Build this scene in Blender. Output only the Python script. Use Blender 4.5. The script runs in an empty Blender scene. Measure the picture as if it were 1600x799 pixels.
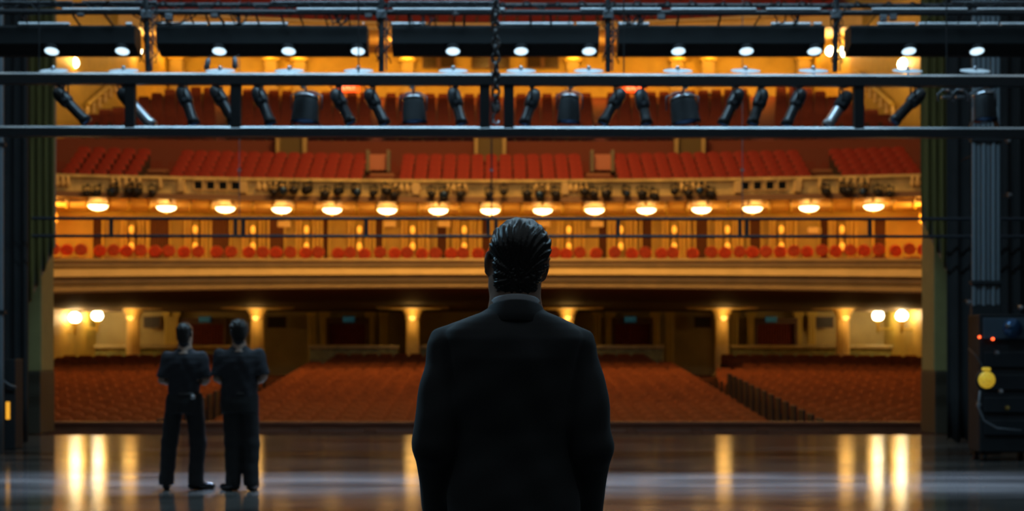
import bpy, bmesh, math, random
import numpy as np
from mathutils import Vector, Matrix, Euler
random.seed(7)
PI = math.pi
col = bpy.context.scene.collection
sc = bpy.context.scene

# ------------------------------------------------------------------ camera, world, exposure
FPX = 2400.0; VX, VY, CZ = 766.0, 555.0, 1.41          # the lens in pixels, the vanishing point, the eye height above the stage
cam_data = bpy.data.cameras.new('camera'); cam = bpy.data.objects.new('camera', cam_data); col.objects.link(cam)
cam.location = (0, 0, CZ); cam.rotation_euler = (PI/2, 0, 0)
cam_data.sensor_width = 36; cam_data.lens = 54
cam_data.shift_x = (800-VX)/1600; cam_data.shift_y = (VY-399.5)/1600
cam_data.clip_end = 200
cam_data.dof.use_dof = True; cam_data.dof.focus_distance = 4.4; cam_data.dof.aperture_fstop = 4.4
sc.camera = cam
sc.view_settings.view_transform = 'Standard'; sc.view_settings.look = 'None'
sc.view_settings.exposure = 0.0; sc.view_settings.gamma = 1.0
try: sc.view_settings.use_curve_mapping = False
except Exception: pass
w = bpy.data.worlds.new('world'); sc.world = w; w.use_nodes = True
w.node_tree.nodes['Background'].inputs[0].default_value = (.50, .60, .66, 1)
w.node_tree.nodes['Background'].inputs[1].default_value = 0.24

WARM = (1.0, .50, .13); BLUE = (.45, .78, 1.0)
def light(kind, name, loc, energy, color, size=.2, rot=None, size_y=None, spot=None, blend=.6, parent=None):
    d = bpy.data.lights.new(name, kind); d.energy = energy; d.color = color
    if kind == 'AREA':
        d.size = size
        if size_y: d.shape = 'RECTANGLE'; d.size_y = size_y
    else: d.shadow_soft_size = size
    if kind == 'SPOT': d.spot_size = spot; d.spot_blend = blend
    o = bpy.data.objects.new(name, d); col.objects.link(o); o.location = loc
    if rot: o.rotation_euler = rot
    if parent: o.parent = parent
    return o
def aim(frm, to):
    return (Vector(to)-Vector(frm)).to_track_quat('-Z', 'Y').to_euler()
# house lights in the auditorium dome (above the frame)
for lx, ly, lz, e in ((0, 44, 19, 1750), (-8, 46, 18, 80), (8, 46, 18, 80)):
    light('AREA', 'unseen_house_light', (lx, ly, lz), e, (1, .48, .11), 4, aim((lx, ly, lz), (lx*.6, ly+6, 4)))
light('AREA', 'unseen_house_light', (0, 31.5, 15.5), 600, (1, .48, .11), 6, aim((0, 31.5, 15.5), (0, 50, 6.4)), size_y=1.5)  # unseen fill added from the stage side to brighten the tier fronts
# stage work lights in the fly loft (above the frame): cool light on the people and the rig
light('AREA', 'loft_light', (-3.4, 7.6, 4.6), 44, (.36, .72, 1), 1.2, aim((-3.4, 7.6, 4.6), (0, 4.4, 1.5)))
light('AREA', 'loft_light', (3.2, 7.6, 5.6), 22, (.40, .75, 1), 1.2, aim((3.2, 7.6, 5.6), (0, 4.4, 1.5)))
light('AREA', 'loft_light', (0, 16.3, 9.6), 560, (.45, .76, 1), 11, aim((0, 16.3, 9.6), (0, 17.0, 3.8)), size_y=.5)

# ------------------------------------------------------------------ materials
MATS = {}
def mat(name, color, rough=.6, metal=0., noise=0., nscale=4., bump=0., bscale=40., emit=None, estr=0., stretch=None, sheen=0., spec=None):
    if name in MATS: return MATS[name]
    m = bpy.data.materials.new(name); m.use_nodes = True; nt = m.node_tree; b = nt.nodes['Principled BSDF']
    b.inputs['Base Color'].default_value = (*color, 1); b.inputs['Roughness'].default_value = rough; b.inputs['Metallic'].default_value = metal
    if spec is not None: b.inputs['Specular IOR Level'].default_value = spec
    if sheen: b.inputs['Sheen Weight'].default_value = sheen
    tc = nt.nodes.new('ShaderNodeTexCoord'); mp = nt.nodes.new('ShaderNodeMapping'); nt.links.new(tc.outputs['Object'], mp.inputs[0])
    if stretch: mp.inputs['Scale'].default_value = stretch
    if noise:
        n = nt.nodes.new('ShaderNodeTexNoise'); n.inputs['Scale'].default_value = nscale; n.inputs['Detail'].default_value = 4
        nt.links.new(mp.outputs[0], n.inputs['Vector'])
        r = nt.nodes.new('ShaderNodeValToRGB')
        r.color_ramp.elements[0].position = .3; r.color_ramp.elements[1].position = .7
        r.color_ramp.elements[0].color = tuple(c*(1-noise) for c in color)+(1,)
        r.color_ramp.elements[1].color = tuple(min(1, c*(1+noise)) for c in color)+(1,)
        nt.links.new(n.outputs['Fac'], r.inputs[0]); nt.links.new(r.outputs[0], b.inputs['Base Color'])
    if bump:
        n2 = nt.nodes.new('ShaderNodeTexNoise'); n2.inputs['Scale'].default_value = bscale; n2.inputs['Detail'].default_value = 3
        nt.links.new(mp.outputs[0], n2.inputs['Vector'])
        bp = nt.nodes.new('ShaderNodeBump'); bp.inputs['Strength'].default_value = bump; bp.inputs['Distance'].default_value = .02
        nt.links.new(n2.outputs['Fac'], bp.inputs['Height']); nt.links.new(bp.outputs[0], b.inputs['Normal'])
    if emit:
        b.inputs['Emission Color'].default_value = (*emit, 1); b.inputs['Emission Strength'].default_value = estr
    MATS[name] = m; return m

gold = mat('gold_plaster', (.54, .38, .06), .55, noise=.12, nscale=1.5)
gold_dim = mat('olive_gold_plaster', (.42, .32, .12), .6, noise=.15, nscale=1.2)
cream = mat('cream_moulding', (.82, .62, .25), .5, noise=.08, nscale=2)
brown = mat('dark_wood', (.10, .045, .02), .5, noise=.3, nscale=3)
curtain_red = mat('dark_red_velvet', (.16, .025, .012), .9, noise=.2, nscale=8)
seat_red = mat('red_seat_fabric', (.26, .022, .010), .85, noise=.18, nscale=9)
seat_orange = mat('orange_red_seat_fabric', (.42, .105, .012), .8, noise=.25, nscale=5)
seat_deep = mat('deep_red_seat_fabric', (.10, .012, .005), .85, noise=.2, nscale=6)
seat_metal = mat('seat_frame_metal', (.05, .035, .02), .5, metal=.3)
carpet = mat('aisle_carpet', (.22, .07, .03), .95, noise=.2, nscale=2)
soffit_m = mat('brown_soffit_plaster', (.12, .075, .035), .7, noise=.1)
black = mat('matte_black_paint', (.020, .022, .024), .65, spec=.2)
black_gloss = mat('black_steel', (.022, .026, .030), .32, metal=.0, bump=.08)
black_cloth = mat('black_serge', (.020, .021, .022), .95, noise=.2, nscale=2)
steel = mat('bare_steel', (.42, .46, .50), .32, metal=1.)
grey_metal = mat('scuffed_grey_metal', (.16, .18, .20), .4, metal=.6, noise=.4, nscale=9)
silver = mat('silver_barrel', (.55, .58, .62), .35, metal=.8)
pillar_m = mat('olive_paint', (.30, .27, .10), .7, noise=.08)
pillar_base = mat('dark_brown_paint', (.06, .05, .03), .6)
drape_m = mat('green_gold_curtain', (.17, .14, .03), .8, noise=.3, nscale=3, stretch=(6, 6, .3), sheen=.2)
rail_m = mat('green_marble_rail', (.30, .32, .14), .4, noise=.3, nscale=5)
lamp_warm = mat('warm_lamp_glass', (1, .8, .5), .3, emit=(1, .66, .27), estr=11)
lamp_hot = mat('hot_lamp_glass', (1, .85, .6), .3, emit=(1, .80, .45), estr=22)
lamp_amber = mat('amber_lamp_glass', (1, .6, .15), .3, emit=(1, .42, .03), estr=.85)
lamp_cool = mat('cool_lamp_lens', (.8, .9, 1), .3, emit=(.62, .86, 1), estr=1.5)
lens_blue = mat('blue_glass_lens', (.05, .12, .25), .08, metal=.6)

# ------------------------------------------------------------------ mesh helpers
class MB:
    def __init__(s): s.v = []; s.f = []; s.m = []; s.sm = []; s.mi = 0; s.T = None
    def mat(s, i): s.mi = i; return s
    def add(s, vs, fs, smooth=False):
        b = len(s.v)
        if s.T is not None: vs = [s.T @ Vector(p) for p in vs]
        s.v += [tuple(p) for p in vs]; s.f += [tuple(i+b for i in f) for f in fs]
        s.m += [s.mi]*len(fs); s.sm += [smooth]*len(fs); return s
    def box(s, x0, x1, y0, y1, z0, z1, b=0.):
        if b <= 0:
            vs = [(x, y, z) for z in (z0, z1) for y in (y0, y1) for x in (x0, x1)]
            return s.add(vs, [(0, 2, 3, 1), (4, 5, 7, 6), (0, 1, 5, 4), (2, 6, 7, 3), (0, 4, 6, 2), (1, 3, 7, 5)])
        bm = bmesh.new(); bmesh.ops.create_cube(bm, size=1)
        for v in bm.verts: v.co = Vector(((x0+x1)/2+v.co.x*(x1-x0), (y0+y1)/2+v.co.y*(y1-y0), (z0+z1)/2+v.co.z*(z1-z0)))
        bmesh.ops.bevel(bm, geom=list(bm.edges), offset=b, segments=2, affect='EDGES', profile=.5)
        bm.verts.index_update()
        vs = [v.co.copy() for v in bm.verts]; fs = [[v.index for v in f.verts] for f in bm.faces]; bm.free()
        return s.add(vs, fs, False)
    def tube(s, p, q, r, n=8, r2=None, caps=True):
        p = Vector(p); q = Vector(q); r2 = r if r2 is None else r2
        d = (q-p).normalized(); a = d.orthogonal().normalized(); c = d.cross(a)
        vs = []
        for o, rr in ((p, r), (q, r2)):
            for i in range(n):
                t = 2*PI*i/n; vs.append(o+a*(rr*math.cos(t))+c*(rr*math.sin(t)))
        s.add(vs, [(i, (i+1) % n, n+(i+1) % n, n+i) for i in range(n)], True)
        if caps: s.add(vs, [tuple(range(n-1, -1, -1)), tuple(range(n, 2*n))])
        return s
    def path(s, pts, r, n=6):
        pts = [Vector(p) for p in pts]; vs = []; L = len(pts); a = None
        for k, p in enumerate(pts):
            d = (pts[min(k+1, L-1)]-pts[max(k-1, 0)]).normalized()
            if a is None: a = d.orthogonal().normalized()
            a = (a-d*a.dot(d)).normalized(); c = d.cross(a)
            for i in range(n):
                t = 2*PI*i/n; vs.append(p+a*(r*math.cos(t))+c*(r*math.sin(t)))
        fs = [(k*n+i, k*n+(i+1) % n, (k+1)*n+(i+1) % n, (k+1)*n+i) for k in range(L-1) for i in range(n)]
        fs += [tuple(range(n-1, -1, -1)), tuple((L-1)*n+i for i in range(n))]
        return s.add(vs, fs, True)
    def lathe(s, prof, n=16, M=None, smooth=True):      # prof: (r, z)
        vs = []
        for r, z in prof:
            for i in range(n):
                t = 2*PI*i/n; vs.append(Vector((r*math.cos(t), r*math.sin(t), z)))
        if M is not None: vs = [M @ v for v in vs]
        L = len(prof)
        fs = [(k*n+i, k*n+(i+1) % n, (k+1)*n+(i+1) % n, (k+1)*n+i) for k in range(L-1) for i in range(n)]
        s.add(vs, fs, smooth)
        return s.add(vs, [tuple(range(n-1, -1, -1)), tuple((L-1)*n+i for i in range(n))])
    def grid(s, rows, close=False, smooth=False):
        n = len(rows[0]); vs = [p for r in rows for p in r]; L = len(rows)
        R = range(L if close else L-1)
        return s.add(vs, [(k*n+i, k*n+i+1, ((k+1) % L)*n+i+1, ((k+1) % L)*n+i) for k in R for i in range(n-1)], smooth)
    def build(s, name, mats, parent=None, loc=None):
        me = bpy.data.meshes.new(name); me.from_pydata(s.v, [], s.f)
        for m in (mats if isinstance(mats, (list, tuple)) else [mats]): me.materials.append(m)
        me.polygons.foreach_set('material_index', s.m); me.polygons.foreach_set('use_smooth', s.sm); me.update()
        o = bpy.data.objects.new(name, me); col.objects.link(o)
        if loc is not None: o.location = loc
        if parent is not None: o.parent = parent
        return o
def tag(o, label=None, cat=None, group=None, kind=None):
    if label: o['label'] = label
    if cat: o['category'] = cat
    if group: o['group'] = group
    if kind: o['kind'] = kind
    return o
def empty(name, loc=(0, 0, 0), rz=0):
    o = bpy.data.objects.new(name, None); col.objects.link(o); o.location = loc; o.rotation_euler = (0, 0, rz); o.empty_display_size = .1
    return o
KIDS = {}
def dup(o, loc=None, rz=None, parent=None):
    c = o.copy(); col.objects.link(c)
    if parent is not None: c.parent = parent
    if loc is not None: c.location = loc
    if rz is not None: c.rotation_euler = (0, 0, rz)
    for ch in o.children: dup(ch, parent=c)
    return c
def W(px, py, Y):                                        # real place of something seen at a pixel and standing Y metres away
    return Vector(((px-VX)*Y/FPX, Y, CZ+(VY-py)*Y/FPX))
ORD = ('first second third fourth fifth sixth seventh eighth ninth tenth eleventh twelfth thirteenth fourteenth fifteenth sixteenth seventeenth '
       'eighteenth nineteenth twentieth').split()
ORD += ['twenty-'+x for x in ORD[:9]] + ['thirtieth'] + ['thirty-'+x for x in ORD[:9]] + ['fortieth'] + ['forty-'+x for x in ORD[:9]] + ['fiftieth'] \
    + ['fifty-'+x for x in ORD[:9]] + ['sixtieth'] + ['sixty-'+x for x in ORD[:9]] + ['seventieth']
def nth(i, n, noun=''):
    return ORD[i]+' from the left'

# ------------------------------------------------------------------ curved auditorium tiers
def curveY(px, Ym, k=.01):
    Y = Ym
    for _ in range(25): Y = Ym-k*((px-VX)*Y/FPX)**2
    return Y
def TP(px, Ym, ymid, yedge=None, k=.01):
    if yedge is None: yedge = ymid
    t = ((px-VX)/690)**2
    return W(px, ymid+(yedge-ymid)*t, curveY(px, Ym, k))
def strip(name, prof, m, px0=20, px1=1512, n=60, close=False, kind='structure', parent=None, k=.01, smooth=False):
    b = MB(); rows = [[TP(px0+(px1-px0)*i/n, *p, k=k) for i in range(n+1)] for p in prof]
    b.grid(rows, close)
    o = b.build(name, m, parent)
    if kind and parent is None: o['kind'] = kind
    return o

# ================================================================== THE SETTING
# stage floor: dark, worn and glossy
fm = bpy.data.materials.new('worn_stage_floor'); fm.use_nodes = True
nt = fm.node_tree; B = nt.nodes['Principled BSDF']
tc = nt.nodes.new('ShaderNodeTexCoord'); mp = nt.nodes.new('ShaderNodeMapping'); mp.inputs['Scale'].default_value = (.25, 1.1, 1)
nt.links.new(tc.outputs['Object'], mp.inputs[0])
n1 = nt.nodes.new('ShaderNodeTexNoise'); n1.inputs['Scale'].default_value = 1.3; n1.inputs['Detail'].default_value = 6
nt.links.new(mp.outputs[0], n1.inputs['Vector'])
r1 = nt.nodes.new('ShaderNodeValToRGB'); r1.color_ramp.elements[0].color = (.045, .043, .040, 1); r1.color_ramp.elements[1].color = (.13, .125, .115, 1)
r1.color_ramp.elements[0].position = .35; r1.color_ramp.elements[1].position = .68
nt.links.new(n1.outputs['Fac'], r1.inputs[0]); nt.links.new(r1.outputs[0], B.inputs['Base Color'])
r2 = nt.nodes.new('ShaderNodeMapRange'); r2.inputs['To Min'].default_value = .08; r2.inputs['To Max'].default_value = .17
B.inputs['Specular IOR Level'].default_value = .15
nt.links.new(n1.outputs['Fac'], r2.inputs[0]); nt.links.new(r2.outputs[0], B.inputs['Roughness'])
n3 = nt.nodes.new('ShaderNodeTexNoise'); n3.inputs['Scale'].default_value = 2.2; n3.inputs['Detail'].default_value = 3
nt.links.new(tc.outputs['Object'], n3.inputs['Vector'])
bp = nt.nodes.new('ShaderNodeBump'); bp.inputs['Strength'].default_value = .06; bp.inputs['Distance'].default_value = .03
nt.links.new(n3.outputs['Fac'], bp.inputs['Height']); nt.links.new(bp.outputs[0], B.inputs['Normal'])
SE = 27.07
fl = MB().box(-14, 14, -6, SE, -.25, 0).build('floor', fm); fl['kind'] = 'structure'
tr = MB().box(-14, 14, SE, SE+.12, -.25, -.01).build('trim_1', mat('stage_lip_wood', (.22, .13, .05), .5)); tr['kind'] = 'structure'

# auditorium floor, side walls, orchestra rear wall
def zfl(Y): return -.98+(min(Y, 56.5)-32)*.0654
b = MB(); b.grid([[(x, y, zfl(y) if y > 30 else -1.1) for y in (27.2, 30, 56.5, 62)] for x in (-16, 16)])
b.build('floor', carpet)['kind'] = 'structure'
SX = 15.4
def prism_x(b, x0, x1, y0, y1, z0, z1): b.box(x0, x1, y0, y1, z0, z1)
for s, nm in ((-1, 'wall_left'), (1, 'wall_right')):
    x0, x1 = sorted((s*SX, s*(SX+.4)))
    MB().box(x0, x1, 28.2, 76, -1.2, 21).build(nm, gold)['kind'] = 'structure'
strip('wall_orchestra_rear', [(60.5, 486), (60.5, 600), (60.8, 600), (60.8, 486)], gold_dim, close=True, px0=60, px1=1472, k=.002)
# pit rail: dark wooden panels between stage and stalls
b = MB(); b.box(-15.3, 15.3, 29.4, 29.55, -1.05, .08)
for i in range(24):
    x = -14.7+i*1.25; b.box(x, x+1.05, 29.35, 29.4, -.85, -.02, .02)
b.box(-15.3, 15.3, 29.33, 29.6, .08, .13)
tag(b.build('pit_rail', mat('pit_rail_wood', (.16, .05, .018), .5, noise=.3, nscale=2, stretch=(1, 1, 6))), 'long dark brown panelled rail between the stage edge and the seats', 'rail')

# grand tier: fascia, soffit, floor, rear wall, ceiling
FA = [(48.9, 404, 404), (48.5, 404, 404), (48.45, 407.5, 407.5), (48.55, 408.5, 408.5), (48.50, 416.5, 417), (48.58, 418, 419), (48.46, 420, 421.5), (48.08, 429, 433),
      (48.26, 430.5, 435), (48.24, 432.5, 437), (48.20, 439.5, 444), (48.26, 441.5, 446.5), (48.22, 443, 448.5), (48.14, 448.5, 455.5), (48.14, 450.5, 459), (48.9, 452, 461), (48.9, 404, 404)]
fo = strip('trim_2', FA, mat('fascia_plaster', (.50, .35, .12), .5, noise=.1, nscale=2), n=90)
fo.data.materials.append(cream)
for k in range(90): fo.data.polygons[6*90+k].material_index = 1      # broad band coloured paler, its brighter light painted in
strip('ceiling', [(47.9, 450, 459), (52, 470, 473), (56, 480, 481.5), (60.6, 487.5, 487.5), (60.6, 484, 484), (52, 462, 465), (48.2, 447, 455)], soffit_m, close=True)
strip('floor', [(48.6, 437), (53.3, 447)], carpet)
strip('wall_box_rear', [(53.2, 333, 326), (53.2, 449, 449), (53.5, 449, 449), (53.5, 333, 326)], gold, close=True, n=90)
strip('ceiling', [(49.2, 316, 307), (53.3, 337, 329), (53.3, 334, 326), (49.2, 313, 304)], cream, close=True)
# coffers on that ceiling
b = MB()
for i in range(46):
    px = 40+i*32.3
    a, c = TP(px, 49.4, 318.2, 309.2), TP(px, 53.0, 336.4, 328.4)
    b.tube(a, c, .05, 6)
b.build('trim_3', gold)['kind'] = 'structure'
# balcony circle front: dark lip, gilded parapet
strip('trim_4', [(49.2, 307, 297.5), (48.85, 308.5, 299), (48.8, 316, 306.5), (49.4, 317, 307.5), (49.4, 307, 297.5)], mat('brown_lip', (.20, .10, .035), .6), close=True)
strip('trim_5', [(49.6, 280.5, 271), (48.98, 280.5, 271), (48.98, 285, 275.5), (49.1, 286, 276.5), (49.1, 307.5, 298), (49.6, 307.5, 298)], mat('aged_gold_plaster', (.72, .58, .22), .55, noise=.3, nscale=2.5), close=True)
# gilded balusters, window panels and pilasters on the parapet
bal = MB()
for s in (-1, 1):
    for dx in [548, 559, 570, 581, 590, 660, 668, 677, 516, 485]:
        p = TP(VX+s*dx, 49.02, 290, 280.8)
        bal.lathe([(.05, -.19), (.09, -.10), (.05, .02), (.07, .08), (.03, .15)], 8, Matrix.Translation(p))
for px in [600+i*9 for i in range(7)]+[700+i*9 for i in range(4)]+[838+i*9 for i in range(3)]+[884+i*8 for i in range(5)]+[1065+i*9 for i in range(5)]+[404+i*9 for i in range(6)]:
    p = TP(px, 49.02, 293, 284)
    bal.lathe([(.05, -.15), (.09, -.07), (.05, .02), (.03, .14)], 8, Matrix.Translation(p))
bal.build('trim_6', cream)['kind'] = 'structure'
wn = 0
for s in (-1, 1):
    for k in range(4):
        px = VX+s*(398+k*19.3)
        p = TP(px, 49.06, 293.8, 284.3); hw = .16
        o = empty('window_%d' % (wn+1), p); wn += 1; o['kind'] = 'structure'
        MB().box(-hw+.03, hw-.03, -.02, .03, -.12, .12).build('pane', mat('dark_pane', (.01, .014, .018), .2), o)
        f = MB()
        for a in ((-hw, -hw+.04, -.16, .16), (hw-.04, hw, -.16, .16), (-hw+.04, hw-.04, .12, .16), (-hw+.04, hw-.04, -.16, -.12)): f.box(a[0], a[1], -.045, .03, a[2], a[3])
        f.build('window_frame', cream, o)
pil = MB()
for px in (380, 1153, 345-2*31, 1246, 650, 883):
    a = TP(px, 49.0, 305, 295.5); t = TP(px, 49.0, 287, 277.5)
    pil.box(a.x-.11, a.x+.11, a.y-.06, a.y+.1, a.z, t.z, .02)
pil.build('trim_7', cream)['kind'] = 'structure'

# box rear wall: doorways, drapes, fluted pilasters (bays follow the ceiling lamps)
LAMPS = [153, 260, 352, 440, 519, 605, 685, 766, 848, 929, 1010, 1096, 1176, 1264, 1365]
DOORS = [(146, 160), (235, 265), (330, 359), (415, 444), (500, 513), (585, 598), (683, 698), (753, 766), (842, 853), (935, 948), (1003, 1018), (1087, 1105), (1171, 1188), (1281, 1293), (1365, 1383)]
for i, (a, c) in enumerate(DOORS):
    p, q = TP(a, 53.05, 345, 338), TP(c, 53.05, 345, 338); z0 = 3.9; ztop = CZ+(VY-341)*p.y/FPX-.05
    o = empty('door_%d' % (i+1), (0, 0, 0)); o['kind'] = 'structure'
    d = MB(); n = 8
    d.grid([[(p.x+(q.x-p.x)*j/(n*2), p.y+(q.y-p.y)*j/(n*2)-.03-.03*(j % 2), z) for j in range(n*2+1)] for z in (z0, ztop)])
    d.build('door_curtain', mat('brown_portiere', (.13, .05, .02), .9), o)
    f = MB(); f.box(p.x-.06, p.x, p.y-.1, p.y+.05, z0, ztop+.05); f.box(q.x, q.x+.06, q.y-.1, q.y+.05, z0, ztop+.05); f.box(p.x, q.x, min(p.y, q.y)-.1, p.y+.05, ztop, ztop+.08)
    f.build('door_frame', gold, o)
pl = MB()
for i in range(len(LAMPS)-1):
    cx = (LAMPS[i]+LAMPS[i+1])/2
    for dx in (-16, -10, 10, 16, 23):
        a = TP(cx+dx, 53.0, 345, 338); zt = CZ+(VY-339)*a.y/FPX-.02
        pl.tube((a.x, a.y+.02, 3.9), (a.x, a.y+.02, zt-.1), .05, 8); pl.box(a.x-.08, a.x+.08, a.y-.06, a.y+.1, zt-.1, zt)
pl.build('trim_8', mat('amber_gold_plaster', (.66, .46, .09), .5))['kind'] = 'structure'
EXTRA = MB()
for px, py in ((1268, 360), (605, 350), (690, 350), (929, 350), (440, 350), (846, 350)):
    a = TP(px+4, 53.05, py, py)
    EXTRA.box(a.x-.22, a.x+.22, a.y-.12, a.y+.02, a.z-.12, a.z+.1, .03)
EXTRA.build('trim_9', cream)['kind'] = 'structure'

# balcony circle stepped floor, parapet wall above, upper slope, rear wall
b = MB(); R = 7
for r in range(R):
    z = 6.45+r*.30; y0 = 49.6+r*1.0
    b.grid([[TP(px, y0, VY-(z-CZ)*FPX/y0, None) for px in range(20, 1520, 30)], [TP(px, y0+1.0, VY-(z-CZ)*FPX/(y0+1.0), None) for px in range(20, 1520, 30)],
            [TP(px, y0+1.0, VY-(z+.30-CZ)*FPX/(y0+1.0), None) for px in range(20, 1520, 30)]])
b.build('floor', mat('balcony_carpet', (.16, .035, .02), .95))['kind'] = 'structure'
strip('wall_cross_aisle', [(56.6, 268, 262), (56.6, 221, 216), (56.8, 221, 216), (56.8, 268, 262)], mat('cross_aisle_wall', (.15, .035, .018), .8), close=True)
strip('floor', [(56.8, 226, 221), (73.5, 152, 148)], MATS['balcony_carpet'])
strip('wall_balcony_rear', [(74, 40, 40), (74, 160, 160), (74.4, 160, 160), (74.4, 40, 40)], gold, close=True, k=.003, px0=230, px1=1302)
strip('trim_10', [(73.9, 72, 70), (73.7, 72, 70), (73.7, 83, 81), (73.9, 83, 81)], brown, k=.003, px0=230, px1=1302)
# upper tier front and underside
strip('trim_11', [(66, 36, 2), (65.8, 36, 2), (65.8, 39, 8), (66, 40, 10), (66, 43, 36), (65.7, 44, 38), (65.7, 46.5, 41), (66, 47, 42), (74, 72, 66), (74, 68, 62)], cream, close=True, px0=150, px1=1382)
strip('floor', [(66.3, 40, 8), (72, 0, -30)], MATS['balcony_carpet'])
# openings in the balcony rear wall (dark windows) and pilasters
for px0, px1 in ((660, 711), (737, 796), (823, 873)):
    p, q = W(px0, 107, 73.9), W(px1, 82, 73.9)
    o = empty('window_%d' % (wn+1), (p.x, p.y, p.z)); wn += 1; o['kind'] = 'structure'
    w_, h_ = q.x-p.x, q.z-p.z
    MB().box(.05, w_-.05, -.02, .05, .05, h_).build('pane', mat('dark_booth_glass', (.03, .02, .01), .25), o)
    f = MB()
    for a in ((0, .05, 0, h_), (w_-.05, w_, 0, h_), (.05, w_-.05, 0, .05), (w_/2-.1, w_/2+.1, .05, h_)): f.box(a[0], a[1], -.08, .05, a[2], a[3])
    f.build('window_frame', brown, o)
# upper side walls: sloping stair rails with newel beads
for s in (-1, 1):
    o = empty('stair_rail', (0, 0, 0))
    tag(o, 'gilded sloping stair rail with pale posts on the %s wall of the upper balcony' % ('left' if s < 0 else 'right'), 'stair rail')
    a = Vector((s*15.2, 58.0, 10.3)); c = Vector((s*15.2, 64.0, 12.7))
    MB().tube(a+Vector((0, 0, .55)), c+Vector((0, 0, .55)), .09, 8).build('handrail', gold, o)
    for k in range(8):
        p = a.lerp(c, k/7)
        MB().lathe([(.05, 0), (.11, .1), (.05, .25), (.09, .35), (.04, .5)], 8, Matrix.Translation(p)).build('baluster', cream, o)

# orchestra rear: doors with dark red curtains, pilasters, marble rail, dark panels
for i, (a, c) in enumerate(((290, 350), (515, 573), (960, 1015), (1182, 1240))):
    p, q = W(a, 497, 60.0), W(c, 497, 60.0)
    o = empty('door_%d' % (16+i), (0, 0, 0)); o['kind'] = 'structure'
    d = MB(); n = 14
    d.grid([[(p.x+(q.x-p.x)*j/(2*n), 59.95-.05*(j % 2), z) for j in range(2*n+1)] for z in (.75, 2.62)])
    d.build('door_curtain', curtain_red, o)
    f = MB(); f.box(p.x-.12, p.x, 59.8, 60.2, .7, 2.85); f.box(q.x, q.x+.12, 59.8, 60.2, .7, 2.85); f.box(p.x, q.x, 59.8, 60.2, 2.62, 2.85)
    f.build('door_frame', brown, o)
pl = MB()
for px in (263, 274, 488, 507, 578, 600, 932, 953, 1024, 1046, 1147, 1173, 1247, 1268):
    a = W(px, 500, 59.9)
    for dx in (-.1, 0, .1): pl.tube((a.x+dx, 59.85, .7), (a.x+dx, 59.85, 3.0), .05, 8)
    pl.box(a.x-.2, a.x+.2, 59.75, 60.0, 2.93, 3.08); pl.box(a.x-.2, a.x+.2, 59.75, 60.0, .6, .8)
pl.build('trim_12', gold)['kind'] = 'structure'
for k, (a, c) in enumerate(((225, 252), (418, 448), (1084, 1111), (1274, 1302))):
    p, q = W(a, 513, 59.9), W(c, 495, 59.9)
    o = empty('notice_board', (p.x, 59.85, p.z))
    tag(o, 'dark rectangular notice panel on the rear stalls wall, %s of four' % ORD[k], 'panel')
    MB().box(.04, q.x-p.x-.04, -.03, .03, .04, q.z-p.z-.04).build('panel', mat('panel_black', (.02, .015, .01), .4), o)
    f = MB(); ww, hh = q.x-p.x, q.z-p.z
    f.box(0, ww, -.05, .03, 0, .04); f.box(0, ww, -.05, .03, hh-.04, hh); f.box(0, .04, -.05, .03, .04, hh-.04); f.box(ww-.04, ww, -.05, .03, .04, hh-.04)
    f.build('frame', brown, o)
def rail_piece(a, c, lab):
    p, q = W(a, 545, 56.9), W(c, 545, 56.9)
    o = empty('marble_rail', ((p.x+q.x)/2, 56.9, .62)); L = (q.x-p.x)/2
    tag(o, lab, 'rail')
    MB().box(-L, L, -.12, .12, 0, 1.02).build('rail_wall', rail_m, o)
    MB().box(-L-.04, L+.04, -.2, .2, 1.02, 1.16, .03).build('rail_cap', mat('pale_marble', (.55, .50, .30), .35, noise=.2), o)
for a, c, l in ((150, 202, 'outermost on the left'), (216, 392, 'behind the left seating block'), (484, 622, 'left of the first middle column'), (655, 875, 'behind the middle seats'),
                (900, 1036, 'right of the last middle column'), (1142, 1308, 'behind the right seating block'), (1326, 1392, 'outermost on the right')):
    rail_piece(a, c, 'low green marble rail, rear of the stalls, '+l)

# proscenium: pillars, inner base, drapes, black masking
for s, nm in ((-1, 'left'), (1, 'right')):
    Y = 27.6
    xin = (72-VX)*Y/FPX if s < 0 else (1452-VX)*Y/FPX
    xo = (40-VX)*Y/FPX if s < 0 else (1487-VX)*Y/FPX
    a, c = sorted((xin, xo))
    o = empty('wall_proscenium_'+nm, (0, 0, 0)); o['kind'] = 'structure'
    MB().box(a, c, Y-.3, Y+.5, 1.12, 9.5, .02).build('wall_facing', pillar_m, o)
    MB().box(a, c, Y-.36, Y+.55, 0, 1.12, .02).build('wall_base', pillar_base, o)
    a, c = sorted((xo, s*16.5))
    MB().box(a, c, Y-.1, Y+.6, -.3, 12, 0).build('wall_masonry', mat('black_brick', (.02, .02, .02), .9, bump=.3, bscale=8), o)
def drape(name, x0, x1, y, z0a, z0b, z1, m, lab, folds=9, amp=.06):
    o = MB(); n = folds*6; rows = []
    for j in range(13):
        t = j/12; row = []
        for i in range(n+1):
            u = i/n; zb = z0a+(z0b-z0a)*u+.04*math.sin(u*folds*2*PI)
            row.append((x0+(x1-x0)*u, y+amp*(1-.3*t)*math.sin(u*folds*2*PI+.6*math.sin(t*3)), zb+(z1-zb)*t))
        rows.append(row)
    o.grid(rows, smooth=True)
    ob = o.build(name, m)
    sol = ob.modifiers.new('thick', 'SOLIDIFY'); sol.thickness = .012
    return tag(ob, lab, 'curtain')
Y = 26.6
px2x = lambda px, Y: (px-VX)*Y/FPX
def pz(py, Y): return CZ+(VY-py)*Y/FPX
drape('stage_curtain', px2x(43, Y), px2x(87, Y), Y, pz(480, Y), pz(385, Y), 9.4, drape_m, 'green gold house curtain gathered at the left side of the stage opening', 4, .09)
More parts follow.
